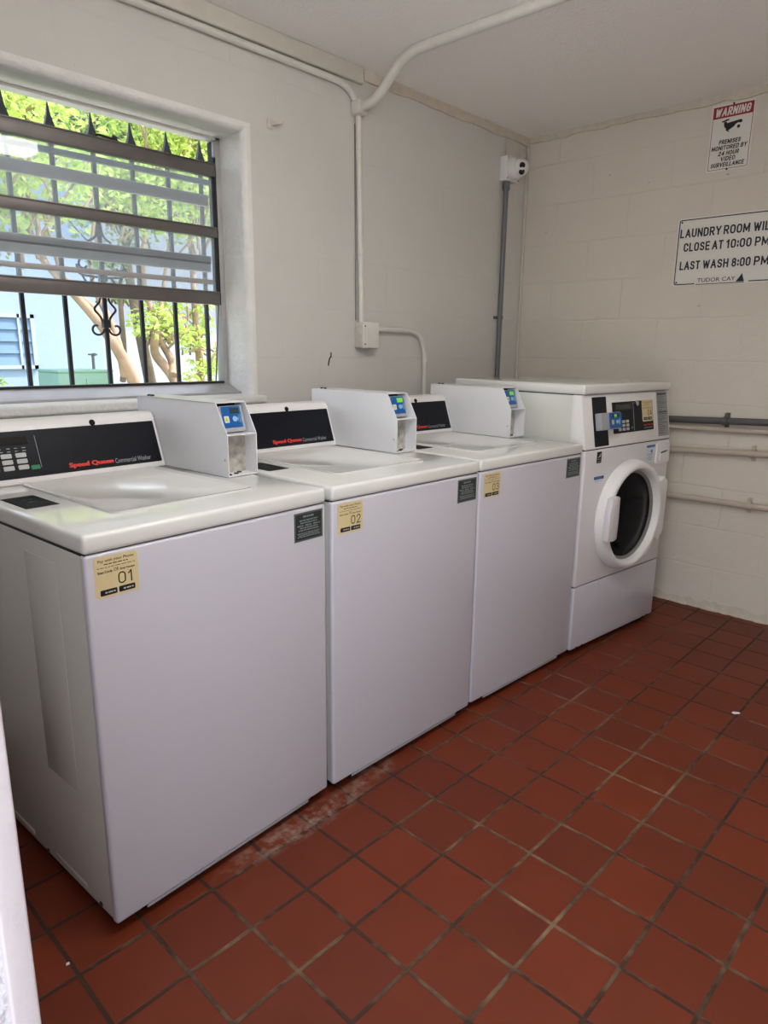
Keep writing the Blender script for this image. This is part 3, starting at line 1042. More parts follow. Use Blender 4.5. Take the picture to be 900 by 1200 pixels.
wa = build_washer('01', False, 'white top-loading washer with tan sticker 01, nearest of the row under the window',
                  (0.0, -0.9968, 0), rad(3.089))
build_washer('02', True, 'white top-loading washer with tan sticker 02, between washers 01 and 03',
             (0.6668, -0.9673, 0), rad(-0.213), wa)
build_washer('03', True, 'white top-loading washer with tan sticker 03, beside the front-loading machine',
             (1.3326, -0.965, 0), rad(-2.219), wa)

# ------------------------------------------------------------------ front-load machine
FW = 0.690
fl = tag(empty('front_load_washer', (1.990, -0.9987, 0), rad(-5.424)),
         'white front-loading washer with round dark glass door at the far end of the row', 'washing machine')
bm = bmesh.new(); box(bm, 0.003, FW - .003, 0.016, 0.70, 0.030, 0.884, 0.006); box(bm, 0.003, FW - .003, 0.06, 0.70, 0.870, 1.098, 0.006)
obj('cabinet', bm, 'enamel_side', fl, smooth=40)
bm = bmesh.new()
box(bm, 0.0, FW, 0.0, 0.02, 0.030, 0.308, 0.006, 3)
for x in (0.05, 0.09, FW - .09, FW - .05):
    box(bm, x - .006, x + .006, -.001, .01, 0.029, .036, 0, 1, 1)
obj('kick_panel', bm, ['enamel', 'black_matte'], fl, smooth=40)
bm = bmesh.new(); box(bm, 0.0, FW, 0.0, 0.02, 0.3115, 0.881, 0.006, 3)
obj('front_panel', bm, 'enamel_white', fl, smooth=40)
bm = bmesh.new(); box(bm, 0.003, FW - .003, 0.008, 0.03, 0.305, 0.315)
obj('gasket', bm, 'seam', fl)
bm = bmesh.new(); box(bm, 0.012, FW - .012, 0.024, 0.69, 0.012, 0.034)  # black filler standing in for the floor gap's shade
obj('gap_shadow_block', bm, 'black_matte', fl)
bm = bmesh.new(); box(bm, 0.003, FW - .003, 0.008, 0.03, 0.878, 0.888)
obj('gasket', bm, 'seam', fl)
bm = bmesh.new(); prism(bm, [(0.0, .885), (0.037, 1.099), (0.08, 1.099), (.08, .885)], 'x', 0.0, FW, .005, 2)
cons = obj('console', bm, 'plastic', fl, smooth=35)
bm = bmesh.new(); box(bm, -0.002, FW + .002, 0.024, 0.715, 1.1015, 1.140, 0.009, 4)
obj('top_deck', bm, 'deck', fl, smooth=35)
bm = bmesh.new(); box(bm, 0.01, FW - .01, 0.045, 0.69, 1.095, 1.105)
obj('top_gasket', bm, 'seam', fl)
for x, y in ((0.05, 0.06), (FW - 0.05, 0.06), (0.05, 0.64), (FW - 0.05, 0.64)):
    bm = bmesh.new(); lathe(bm, [(0, 0), (.02, 0), (.02, .012), (.009, .014), (.009, .034), (0, .034)], (x, y, 0), (0, 0, 1), 16)
    obj('foot', bm, 'black_matte', fl, smooth=40)
s0 = Vector((0, 0.0, .885)); s1 = Vector((0, 0.037, 1.099))
cp = Plane(s0, (1, 0, 0), s1 - s0)
k_ = (s1 - s0).length / (1.099 - .885)
zz = lambda z: (z - .885) * k_
bm = bmesh.new(); poly(bm, cp, rrect(.068, .169, zz(.893), zz(1.089), .003, 2), 0, .002)
obj('acceptor_plate', bm, 'black', cons)
bm = bmesh.new()
poly(bm, cp, rrect(.082, .222, zz(.956), zz(1.024), .004, 2), 0, .030, 0)
poly(bm, cp, rrect(.138, .221, zz(.960), zz(1.022), .004, 2), .029, .036, 1)
poly(bm, cp, rrect(.150, .205, zz(1.003), zz(1.017), .001, 2), .035, .037, 2)
poly(bm, cp, rrect(.165, .182, zz(1.004), zz(1.015), .001, 2), .036, .0375, 5)
poly(bm, cp, rrect(.146, .162, zz(.975), zz(.993), .001, 2), .035, .037, 4)
poly(bm, cp, arc_pts(.185, zz(.984), .008, 60, 300, 8) + [(.197, zz(.984))], .035, .037, 3)
for r_ in (.015, .020, .025):
    poly(bm, cp, arc_pts(.183, zz(.984), r_, -32, 32, 8) + arc_pts(.183, zz(.984), r_ - .0015, 32, -32, 8), .035, .037, 3)
cr = obj('card_reader', bm, ['bezel', 'blue', 'lcd', 'blue_icon', 'chip', 'lcd_lit'], cons)
cr['label'] = 'grey and blue card reader projecting from the console'
bm = bmesh.new(); poly(bm, cp, rrect(.213, .541, zz(.935), zz(1.063), .003, 2), 0, .002)
obj('control_panel', bm, 'black', cons)
bm = bmesh.new(); poly(bm, cp, rrect(.235, .365, zz(1.030), zz(1.054), .002, 2), .001, .0027, 0); poly(bm, cp, rect(.268, .330, zz(1.036), zz(1.048)), .002, .003, 1)
obj('display', bm, ['dark_glass', 'lcd'], cons)
for i in range(3):
    for j in range(3):
        bm = bmesh.new(); poly(bm, cp, rrect(.250 + .031 * i, .271 + .031 * i, zz(.944 + .0158 * j), zz(.9555 + .0158 * j), .002, 2), .001, .004)
        obj('button', bm, 'key', cons)
bm = bmesh.new(); poly(bm, cp, rrect(.350, .366, zz(.948), zz(.957), .002, 2), .001, .004)
obj('button', bm, 'green_key', cons)['label'] = 'green start button'
bm = bmesh.new(); lathe(bm, [(.012, 0), (.012, .006), (.008, .008), (0, .008)], cp.p(.405, zz(1.053), .002), cp.n, 16)
obj('lock', bm, 'chrome', cons, smooth=40)
bm = bmesh.new()
text(bm, cp, 'Speed Queen', .455, zz(.953), .080, .0085, .003, 0, 0.02, 0.0, 0.12)
obj('lettering', bm, 'red', cons, recalc=False)
bm = bmesh.new(); bars(bm, cp, .455, .535, [zz(.944)], .003, .003, 0, 3, (.9, 1))
obj('fine_print', bm, 'grey_letter', cons, recalc=False)
bm = bmesh.new()
poly(bm, cp, rect(.376, .377, zz(.94), zz(1.058)), .0015, .003)
obj('divider_line', bm, 'grey_letter', cons)
build_sticker(Plane(cp.p(.449, zz(.972), .002), cp.u, cp.v), '04', fl, .088, zz(1.064) - zz(.972))
lp = Plane(cp.p(.582, zz(.900)), cp.u, cp.v)
bm = bmesh.new(); poly(bm, lp, rect(0, .096, 0, zz(1.098) - zz(.900) - .004), 0, .0012)
il = obj('instruction_label', bm, 'grey_label', cons)
bm = bmesh.new()
bars(bm, lp, .008, .09, [.012 + .0095 * k for k in range(19)], .0024, .0018, 0, 3, (.4, .95), False)
for y in (.185, .105):
    poly(bm, lp, rect(.010, .085, y, y + .006), .001, .002, 0)
for y in (.15, .10, .075):
    poly(bm, lp, rect(.002, .094, y, y + .001), .001, .002, 0)
obj('fine_print', bm, 'label_ink', cons, recalc=False)
# round door
CX, CZ = 0.348, 0.576
dr = empty('door', (CX, 0.0, CZ)); dr.parent = fl
bm = bmesh.new()
lathe(bm, [(.243, .002), (.243, .012), (.238, .030), (.232, .042), (.224, .049), (.214, .052), (.207, .049), (.203, .040), (.197, .026), (.196, .004)], (0, 0, 0), (0, -1, 0), 72)
obj('door_ring', bm, 'plastic', dr, smooth=50)
bm = bmesh.new()
lathe(bm, [(.1975, .024), (.194, .022), (.186, .019), (.184, .010), (.184, .002)], (0, 0, 0), (0, -1, 0), 72)
obj('door_gasket', bm, 'gasket', dr, smooth=50)
bm = bmesh.new()
lathe(bm, [(.186, .014), (.170, .0135), (.150, .018), (.120, .024), (.08, .028), (.04, .030), (0, .0305)], (0, 0, 0), (0, -1, 0), 64)
obj('door_glass', bm, 'door_glass', dr, smooth=60)
bm = bmesh.new()
hull = [(.238 * math.cos(rad(t)), .238 * math.sin(rad(t))) for t in range(-58, -29, 4)]
out = [(.225, -.150), (.262, -.118), (.270, -.09), (.272, .105), (.266, .128), (.235, .150)]
top_ = [(.236 * math.cos(rad(t)), .236 * math.sin(rad(t))) for t in range(34, 62, 4)]
inner = [(.205 * math.cos(rad(t)), .205 * math.sin(rad(t))) for t in range(56, -57, -6)]
prism(bm, hull + out + top_ + inner, 'y', -.048, -.002, .006, 3)
obj('hinge_cover', bm, 'plastic', dr, smooth=40)
bm = bmesh.new()
hp = [(-.247, -.070), (-.200, -.073), (-.180, -.066), (-.176, .0), (-.178, .108), (-.182, .114), (-.232, .110), (-.246, .05), (-.249, -.01)]
prism(bm, hp, 'y', -.074, -.046, .004, 2)
obj('handle', bm, 'enamel_white', dr, smooth=40)
# dispenser drawer and small labels
fp = Plane((0, 0, 0), (1, 0, 0), (0, 0, 1))
bm = bmesh.new(); poly(bm, fp, rrect(.566, .682, .778, .869, .010), 0, .007)
dd = obj('dispenser_drawer', bm, 'plastic', fl)
bm = bmesh.new(); prism(bm, [(.600, .828), (.655, .834), (.656, .829), (.606, .823)], 'y', -.0085, -.006)
obj('finger_slot', bm, 'seam', dd)
bm = bmesh.new(); poly(bm, fp, rrect(.594, .672, .790, .818, .006), .006, .0105)
obj('drawer_grip', bm, 'plastic', dd)
bm = bmesh.new(); poly(bm, fp, rect(.480, .556, .790, .868), 0, .0006, 0); poly(bm, fp, rect(.482, .554, .856, .867), .0003, .001, 1)
bars(bm, fp, .488, .548, [.800, .808, .816, .824], .002, .001, 2, 4, (.5, 1)); lathe(bm, [(.008, 0), (0, .0005)], (.528, -.0008, .838), (0, -1, 0), 14, 1)
lab = obj('instruction_sticker', bm, ['pale_label', 'blue_label', 'label_ink'], fl, recalc=False)
lab['label'] = 'pale sticker with blue band beside the drawer'
bm = bmesh.new(); poly(bm, fp, rect(.078, .148, .758, .770), 0, .0007, 0); poly(bm, fp, rect(.082, .144, .742, .757), 0, .0006, 1)
poly(bm, fp, rect(.078, .088, .758, .770), .0005, .001, 2); poly(bm, fp, rect(.138, .148, .758, .770), .0005, .001, 2)
lab = obj('blue_sticker', bm, ['blue_label', 'pale_label', 'navy'], fl)
lab['label'] = 'small blue sticker left of the door'
bm = bmesh.new(); poly(bm, fp, rect(.086, .120, .826, .872), 0, .0007, 0)
poly(bm, fp, [(.092, .846), (.114, .852), (.114, .866)], .0004, .001, 1); poly(bm, fp, rect(.091, .115, .840, .842), .0004, .001, 1); poly(bm, fp, rect(.091, .115, .831, .833), .0004, .001, 1)
lab = obj('warning_sticker', bm, ['black', 'key'], fl)
lab['label'] = 'small black and grey sticker under the console'

# ------------------------------------------------------------------ signs on the right wall
def wall_sign(yl):
    return Plane((XR, yl, 0), (0, -1, 0), (0, 0, 1))
sg = tag(empty('warning_sign', (XR, -1.062, 2.216)), 'white and red surveillance warning sign high on the right wall', 'sign')
pl = Plane((0, 0.091, -0.140), (0, -1, 0), (0, 0, 1))
SW, SH = 0.182, 0.280
bm = bmesh.new(); poly(bm, pl, rect(0, SW, 0, SH), 0.0005, .003)
obj('panel', bm, 'sign_white', sg)
bm = bmesh.new()
h0, h1 = .0028, .0036
poly(bm, pl, rect(.008, SW - .008, SH - .058, SH - .010), h0, h1, 0)
for r_ in (rect(.006, .008, .008, SH - .010), rect(SW - .008, SW - .006, .008, SH - .010), rect(.006, SW - .006, .007, .009)):
    poly(bm, pl, r_, h0, h1, 0)
obj('border', bm, 'sign_red', sg)
bm = bmesh.new()
stencil(bm, pl, 'WARNING', .014, SH - .051, .148, .034, .004, 0, 0.19, 0.16)
obj('headline', bm, 'sign_white', sg, recalc=False)
bm = bmesh.new()
for t, y, w in (('PREMISES', .112, .092), ('MONITORED BY', .088, .150), ('24 HOUR', .064, .088), ('VIDEO', .041, .062), ('SURVEILLANCE', .017, .142)):
    bm = bmesh.new()
    words = t.split()
    n_ = sum(len(q) for q in words) + .6 * (len(words) - 1)
    xx = SW / 2 - w / 2 - .002
    for q in words:
        stencil(bm, pl, q, xx, y, w * len(q) / n_, .0185, .004, 0, 0.19, 0.16)
        xx += w * (len(q) + .6) / n_
    obj('lettering', bm, 'ink', sg, recalc=False)
bm = bmesh.new()
poly(bm, pl, [(.046, .208), (.050, .203), (.078, .209), (.076, .215)], h0, .004, 0)
poly(bm, pl, [(.056, .203), (.068, .205), (.071, .190), (.066, .178), (.060, .182)], h0, .004, 0)
poly(bm, pl, [(.064, .197), (.128, .204), (.135, .199), (.132, .190), (.074, .186)], h0, .004, 0)
poly(bm, pl, [(.064, .195), (.110, .192), (.096, .172), (.080, .160), (.068, .168)], h0, .0041, 0)
poly(bm, pl, [(.078, .166), (.092, .174), (.104, .180), (.112, .166), (.104, .156), (.088, .158)], .0030, .0042, 1)
poly(bm, pl, arc_pts(.119, .176, .0155, 0, 340, 16), .0030, .0043, 1)
poly(bm, pl, arc_pts(.121, .176, .0070, 0, 340, 12), .004, .0047, 0)
obj('camera_symbol', bm, ['ink', 'sign_white'], sg, recalc=False)
bm = bmesh.new()
poly(bm, pl, arc_pts(.091, .274, .0045, 0, 330, 10), .004, .006, 0)
obj('screw', bm, 'ink', sg)
bm = bmesh.new()
poly(bm, pl, arc_pts(.091, .005, .0045, 0, 330, 10), .004, .006, 0)
obj('screw', bm, 'ink', sg)

sg = tag(empty('hours_sign', (XR, -1.0975, 1.735)), 'white laundry hours sign with navy border cut by the right picture edge', 'sign')
SW, SH = 0.457, 0.308
pl = Plane((0, SW / 2, -SH / 2), (0, -1, 0), (0, 0, 1))
bm = bmesh.new(); poly(bm, pl, rrect(0, SW, 0, SH, .012), .0005, .003)
obj('panel', bm, 'sign_white', sg)
bm = bmesh.new()
t_ = .0045
o_ = rrect(.006, SW - .006, .006, SH - .006, .010)
i_ = rrect(.006 + t_, SW - .006 - t_, .006 + t_, SH - .006 - t_, .007)
n = len(o_)
gapx = (.105, .345)
for k in range(n):
    q = [o_[k], o_[(k + 1) % n], i_[(k + 1) % n], i_[k]]
    if abs(o_[k][1] - .006) < 1e-4 and abs(o_[(k + 1) % n][1] - .006) < 1e-4 and abs(o_[k][0] - o_[(k + 1) % n][0]) > .1:
        poly(bm, pl, rect(.016, gapx[0], .006, .006 + t_), .0028, .0036)
        poly(bm, pl, rect(gapx[1], SW - .016, .006, .006 + t_), .0028, .0036)
    else:
        poly(bm, pl, q, .0028, .0036)
for px, py in ((.018, .018), (SW - .018, .018), (.018, SH - .018), (SW - .018, SH - .018)):
    poly(bm, pl, arc_pts(px, py, .004, 0, 330, 10), .003, .005)
obj('border', bm, 'navy', sg)
for words, z0 in (((('LAUNDRY', .884, 1.070), ('ROOM', 1.081, 1.193), ('WILL', 1.208, 1.298)), 1.801),
                 ((('CLOSE', .906, 1.026), ('AT', 1.037, 1.086), ('10:00', 1.099, 1.207), ('PM', 1.221, 1.280)), 1.738),
                 ((('LAST', .896, .991), ('WASH', 1.004, 1.118), ('8:00', 1.132, 1.213), ('PM', 1.227, 1.288)), 1.655)):
    bm = bmesh.new()
    for t, a0, a1 in words:
        stencil(bm, pl, t, a0 - (1.0975 - SW / 2), z0 - (1.735 - SH / 2), a1 - a0, .039, .004, 0, 0.17)
    obj('lettering', bm, 'navy', sg, recalc=False)
bm = bmesh.new()
text(bm, pl, 'TUDOR', .117, .014, .102, .018, .004, 0, 0.004)
text(bm, pl, 'CAY', .229, .014, .058, .018, .004, 0, 0.004)
poly(bm, pl, rect(.112, .326, .003, .006), .003, .004, 0)
poly(bm, pl, [(.290, .008), (.326, .008), (.314, .044), (.304, .028)], .003, .004, 0)
obj('logo', bm, 'navy', sg, recalc=False)

# ------------------------------------------------------------------ pipes along the right wall
def wall_pipe(z_a, z_b, r_, m, label, strap_y, mstrap, couple=None):
    """pipe running along the right wall from y=-0.02 to the near end; z_a at y=-0.94, z_b at y=-1.40"""
    zf = lambda y: z_a + (z_b - z_a) * (-(y) - 0.94) / 0.46
    root = tag(empty('wall_pipe', (XR, -1.5, zf(-1.5))), label, 'pipe')
    px = -r_ - .012
    L = lambda y, dz=0.0: (px, y + 1.5, zf(y) - zf(-1.5) + dz)
    bm = bmesh.new()
    tube(bm, [L(-.03), L(-3.2)], r_, 16)
    obj('pipe', bm, m, root, smooth=50)
    for sy in strap_y:
        bm = bmesh.new()
        lathe(bm, [(r_ + .0005, -.010), (r_ + .004, -.010), (r_ + .004, .010), (r_ + .0005, .010)], L(sy), (0, 1, 0), 20)
        box(bm, -.004, 0, sy + 1.5 - .010, sy + 1.5 + .010, zf(sy) - zf(-1.5) - r_ - .022, zf(sy) - zf(-1.5) + r_ + .022, .001)
        box(bm, px, 0, sy + 1.5 - .010, sy + 1.5 + .010, zf(sy) - zf(-1.5) + r_, zf(sy) - zf(-1.5) + r_ + .004, .001)
        box(bm, px - .002, px + .006, sy + 1.5 - .008, sy + 1.5 + .008, zf(sy) - zf(-1.5) + r_ + .002, zf(sy) - zf(-1.5) + r_ + .020, .002)
        obj('strap', bm, mstrap, root, smooth=40)
    if couple:
        bm = bmesh.new()
        lathe(bm, [(r_, -.016), (r_ + .004, -.014), (r_ + .004, .014), (r_, .016)], L(couple), (0, 1, 0), 16)
        obj('coupling', bm, m, root, smooth=40)
wall_pipe(.9435, .9605, .0165, 'dark_pipe', 'dark grey pipe, topmost of the pipes along the right wall', (-1.20, -2.2), 'dark_pipe')
wall_pipe(.9055, .9155, .0120, 'pipe_paint', 'thin cream painted pipe just under the dark grey pipe', (-2.0,), 'pipe_paint', -1.06)
wall_pipe(.793, .8135, .0150, 'pipe_paint', 'cream painted pipe midway between thin pipe and lowest pipe', (-1.336, -2.3), 'pipe_paint')
wall_pipe(.559, .564, .0150, 'pipe_paint', 'cream painted pipe, lowest of those along the right wall', (-1.347, -2.3), 'pipe_paint')

# ------------------------------------------------------------------ conduits, box and camera on the back wall
cd = tag(empty('painted_conduit', (1.70, 0, 1.38)), 'cream conduit running under the ceiling batten then down to junction box', 'conduit')
bm = bmesh.new()
P = bend([(-2.0, -.016, .932), (-.010, -.016, .932), (.014, -.016, -.012)], .13)
tube(bm, P, .013, 12)
obj('pipe', bm, 'cond_paint', cd, smooth=50)
for z in (.30, ):
    bm = bmesh.new(); lathe(bm, [(.0135, -.012), (.016, -.010), (.016, .010), (.0135, .012)], (.007, -.016, z), (0, 0, 1), 14)
    obj('coupling', bm, 'cond_paint', cd, smooth=40)
bm = bmesh.new(); tube(bm, [(-.016, -.003, .80), (-.012, -.003, .40), (-.008, -.003, .01)], .0028, 8)  # thin grey tube added to stand for the dark crack beside the conduit
obj('crack_line', bm, 'gasket', cd, smooth=40)

cc = tag(empty('ceiling_conduit', (1.69, 0, 2.235)), 'thick white conduit bending off the wall onto the ceiling', 'conduit')
bm = bmesh.new()
tube(bm, bend([(0, -.0, .002), (0, -.115, .006), (0, -.275, .142), (.010, -.80, .142), (.03, -3.0, .142)], .085), .019, 16)
obj('pipe', bm, 'cond_paint', cc, smooth=50)
bm = bmesh.new()
box(bm, -.030, .022, -.050, 0.0, -.028, .026, .008, 3)
obj('elbow_fitting', bm, 'cond_paint', cc, smooth=40)

jb = tag(empty('junction_box', (1.735, 0, 1.271)), 'square cream painted electrical box on the wall above second washer', 'electrical box')
bm = bmesh.new(); box(bm, -.049, .047, -.046, 0, 0, .110, .006, 3)
obj('box_body', bm, 'jbox', jb, smooth=40)
bm = bmesh.new(); box(bm, -.051, .049, -.060, -.047, -.002, .112, .005, 3)
cv = obj('cover', bm, 'cond_paint', jb, smooth=40)
bm = bmesh.new()
for z in (.016, .094):
    lathe(bm, [(.004, 0), (.003, .002), (0, .002)], (-.04, -.060, z), (0, -1, 0), 10)
obj('screw', bm, 'screw', cv)

bc = tag(empty('bent_conduit', (1.784, 0, 1.35)), 'cream conduit leaving junction box sideways and bending down behind washers', 'conduit')
bm = bmesh.new()
tube(bm, bend([(0, -.02, .003), (.365, -.02, .006), (.378, -.02, -.9)], .13), .0115, 12)
obj('pipe', bm, 'cond_paint', bc, smooth=50)
bm = bmesh.new(); lathe(bm, [(.012, -.012), (.0155, -.010), (.0155, .010), (.012, .012)], (.372, -.02, -.13), (0, 0, 1), 14)
obj('coupling', bm, 'cond_paint', bc, smooth=40)
bm = bmesh.new(); lathe(bm, [(.012, 0), (.017, .0), (.017, .018), (.012, .02)], (-.0, -.02, .003), (1, 0, 0), 14)
obj('connector', bm, 'cond_paint', bc, smooth=40)

gc = tag(empty('grey_conduit', (2.786, 0, 0.6)), 'dark grey conduit rising to the camera near the room corner', 'conduit')
bm = bmesh.new(); tube(bm, [(0, -.022, -.55), (0, -.022, 1.50)], .0135, 14)
obj('pipe', bm, 'grey_pvc', gc, smooth=50)
bm = bmesh.new(); lathe(bm, [(.0135, -.0), (.019, .0), (.019, .042), (.0135, .042)], (0, -.022, 1.497), (0, 0, 1), 14)
obj('connector', bm, 'grey_pvc', gc, smooth=40)
bm = bmesh.new()
lathe(bm, [(.0138, -.008), (.017, -.008), (.017, .008), (.0138, .008)], (0, -.022, .845), (0, 0, 1), 14)
box(bm, -.034, .034, -.008, 0, .837, .853, .001)
obj('clamp', bm, 'grey_pvc', gc, smooth=40)

sc = tag(empty('security_camera', (2.805, 0, 2.20)), 'white turret security camera on a square box in the upper corner', 'camera')
bm = bmesh.new()
box(bm, -.058, .058, -.048, 0, -.060, .060, .005, 3)
for x, z in ((.05, .05), (.05, -.05), (-.05, .05), (-.05, -.05)):
    lathe(bm, [(.004, 0), (.003, .0015), (0, .0015)], (x, -.048, z), (0, -1, 0), 10, 1)
obj('mount_box', bm, ['cam_white', 'screw'], sc, smooth=40)
bm = bmesh.new(); lathe(bm, [(0, .0), (.054, .0), (.055, .006), (.053, .022), (.047, .034), (.040, .038), (0, .038)], (0, -.048, 0), (0, -1, 0), 40)
obj('camera_base', bm, 'cam_white', sc, smooth=40)
bm = bmesh.new()
bmesh.ops.create_uvsphere(bm, u_segments=32, v_segments=20, radius=.043, matrix=Matrix.Translation((.004, -.092, .002)))
eye = obj('camera_ball', bm, 'cam_white', sc, smooth=60)
ld = (Vector((-.30, -2.0, 1.0)) - Vector((2.805, -.09, 2.2))).normalized()
ld = (ld + Vector((.28, 0.0, .05))).normalized()
bm = bmesh.new()
upv = Vector((0, 0, 1)); sd = ld.cross(upv).normalized(); uu = sd.cross(ld)
for s_ in (-1, 1):
    cpt = Vector((.004, -.092, .002)) + ld * .036 + uu * (.0145 * s_)
    lathe(bm, [(.0155, -.004), (.0150, .004), (.013, .006), (0, .0065)], cpt, ld, 24)
obj('lens', bm, 'lens', eye, smooth=40)

wa_ = tag(empty('wall_anchor', (1.250, 0, 2.088)), 'small painted bracket stub on the wall right of window', 'bracket')
bm = bmesh.new()
box(bm, -.022, .004, -.008, 0, -.022, .012, .003)
tube(bm, [(-.004, -.006, -.004), (.018, -.030, .002), (.026, -.036, .003)], [.008, .007, .006], 10)
obj('bracket_stub', bm, 'trim_dirty', wa_, smooth=40)
bm = bmesh.new(); lathe(bm, [(.0035, 0), (0, .001)], (.027, -.0375, .003), (.8, -.6, 0), 10)
obj('hole', bm, 'black_matte', wa_)

# ------------------------------------------------------------------ scraps on the floor
bm = bmesh.new()
prism(bm, [(-.014, -.004), (-.004, -.008), (.012, -.003), (.016, .003), (.004, .006), (-.010, .004)], 'z', 0, .004, .001, 1)
o = obj('paper_scrap', bm, 'leaf_litter'); o.location = (1.998, -1.659, 0.0); o.rotation_euler = (0, 0, rad(-60))
tag(o, 'small white scrap lying on the tiles at right', 'scrap')
bm = bmesh.new()
prism(bm, [(-.004, -.002), (.003, -.003), (.004, .002), (-.002, .003)], 'z', 0, .002)
o = obj('paint_chip', bm, 'leaf_litter'); o.location = (0.0, -1.04, 0.0)
tag(o, 'tiny white paint chip on tiles left of first washer', 'scrap')
o.location = (-0.105, -0.985, 0.0)

# ------------------------------------------------------------------ ceiling lamp behind the photographer
lm = tag(empty('ceiling_lamp', LAMP), 'white strip ceiling lamp behind the viewpoint', 'lamp')
bm = bmesh.new(); box(bm, -.62, .62, -.06, .06, .060, ZC - LAMP[2], .004)
for x in (-.62, .60):
    box(bm, x, x + .02, -.105, .105, -.004, .066, .004)
obj('lamp_housing', bm, 'lamp_white', lm, smooth=40)
bm = bmesh.new(); prism(bm, [(-.10, .0605), (-.10, .02), (-.07, .0), (.07, .0), (.10, .02), (.10, .0605)], 'x', -.60, .60)
obj('diffuser', bm, 'lamp_glow', lm, smooth=40)

# ------------------------------------------------------------------ iron grille outside the window
gr = tag(empty('security_grille', (0.692, 0.30, 0.95)), 'black iron security bars with spear tips outside the window', 'window grille')
def scroll(cx, cz, r_, a0, turns, sgn):
    pts = []
    n = 22
    for k in range(n + 1):
        t = k / n
        ang = rad(a0) + sgn * turns * 2 * math.pi * t
        rr = r_ * (1 - .62 * t)
        pts.append((cx + rr * math.cos(ang), 0, cz + rr * math.sin(ang)))
    return pts
for k in range(-7, 6):
    x = -0.0005 + 0.1443 * k
    bm = bmesh.new()
    box(bm, x - .007, x + .007, -.007, .007, -.05, 1.03, .001, 1)
    bar = obj('bar', bm, 'iron', gr)
    bm = bmesh.new()
    base = [(x + .016 * s_, .010 * q, 1.034) for s_, q in ((-1, -1), (1, -1), (1, 1), (-1, 1))]
    mid = [(x + .006 * s_, .006 * q, 1.068) for s_, q in ((-1, -1), (1, -1), (1, 1), (-1, 1))]
    low = [(x + .008 * s_, .007 * q, 1.015) for s_, q in ((-1, -1), (1, -1), (1, 1), (-1, 1))]
    tip = [(x + .0015 * s_, .0015 * q, 1.106) for s_, q in ((-1, -1), (1, -1), (1, 1), (-1, 1))]
    LL = [[bm.verts.new(p) for p in l] for l in (low, base, mid, tip)]
    for i in range(3):
        for j in range(4):
            bm.faces.new((LL[i][j], LL[i][(j + 1) % 4], LL[i + 1][(j + 1) % 4], LL[i + 1][j]))
    bm.faces.new(LL[0][::-1]); bm.faces.new(LL[3])
    obj('spear_tip', bm, 'iron', bar)
for z in (.955, .02):
    bm = bmesh.new(); box(bm, -1.04, .64, -.012, .006, z - .008, z + .011, .001, 1)
    obj('rail', bm, 'iron', gr)
for s_ in (-1, 1):
    bm = bmesh.new()
    # upper fork, upper scroll, diamond and lower scroll, all 8 mm bar
    tube(bm, bend([(s_ * .007, 0, .740), (s_ * .012, 0, .70), (s_ * .042, 0, .682)], .02), .0042, 8)
    tube(bm, scroll(s_ * .066, .600, .026, 0 if s_ < 0 else 180, .95, s_ * -1), .0042, 8)
    tube(bm, bend([(s_ * .092, 0, .600), (s_ * .088, 0, .565), (s_ * .02, 0, .560)][::-1], .02), .0042, 8)
    tube(bm, bend([(s_ * .030, 0, .562), (s_ * .055, 0, .530), (s_ * .075, 0, .562)], .02), .0042, 8)
    tube(bm, bend([(s_ * .010, 0, .520), (s_ * .018, 0, .475), (s_ * .044, 0, .447), (s_ * .018, 0, .420), (s_ * .009, 0, .392)], .012), .0042, 8)
    tube(bm, scroll(s_ * .036, .378, .027, 0 if s_ < 0 else 180, -.80, s_ * -1), .0042, 8)
    obj('scroll', bm, 'iron', gr, smooth=50)
bm = bmesh.new(); box(bm, -.014, .014, -.010, .010, .382, .412, .002); box(bm, -.014, .014, -.010, .010, .545, .575, .002)
obj('collar', bm, 'iron', gr)

# ------------------------------------------------------------------ outdoors
GZ = -0.25
bm = bmesh.new(); box(bm, -6, 14, 0.2, 16, GZ - .2, GZ)
structure(obj('ground', bm, 'grass'), 'lawn outside the window')
bm = bmesh.new(); box(bm, -6, 14, 0.2, 2.6, GZ - .1, GZ + .03)  # unseen pale strip added to bounce sunlight up through the window
structure(obj('bounce_strip', bm, 'paving'), 'unseen pale paving added under the window to bounce light indoors')
bm = bmesh.new(); box(bm, -6, -0.6, -8, 0.2, GZ - .0, -0.05)
structure(obj('walkway', bm, 'paving'), 'concrete walk outside the doorway')

HY = 8.0
nb = tag(empty('neighbor_building', (3.5, HY, GZ)), 'pale blue house seen through the window behind the trees', 'building')
bm = bmesh.new(); box(bm, -7.0, 0.75, 0, 5, 0, 4.4)
obj('wall', bm, 'house', nb)
bm = bmesh.new(); box(bm, 0.75, 9.0, 0.35, 5, 0, 4.4)
obj('wall', bm, 'house_white', nb)['label'] = 'whiter set back wall'
bm = bmesh.new(); prism(bm, [(-.6, 4.4), (5.5, 4.4), (5.5, 4.5), (2.5, 5.9), (-.6, 4.55)], 'x', -7.4, 9.4)
obj('roof', bm, 'roof', nb)
wf_x0, wf_x1 = -1.75, -0.22
bm = bmesh.new()
for (x0, x1, z0, z1) in ((wf_x0, wf_x1, 1.20, 1.25), (wf_x0, wf_x1, 1.88, 1.93), (wf_x0, wf_x0 + .05, 1.2, 1.93), (wf_x1 - .05, wf_x1, 1.2, 1.93), (wf_x1 - .22, wf_x1 - .19, 1.2, 1.93)):
    box(bm, x0, x1, -.04, .02, z0, z1)
wf = obj('window', bm, 'house_trim', nb)
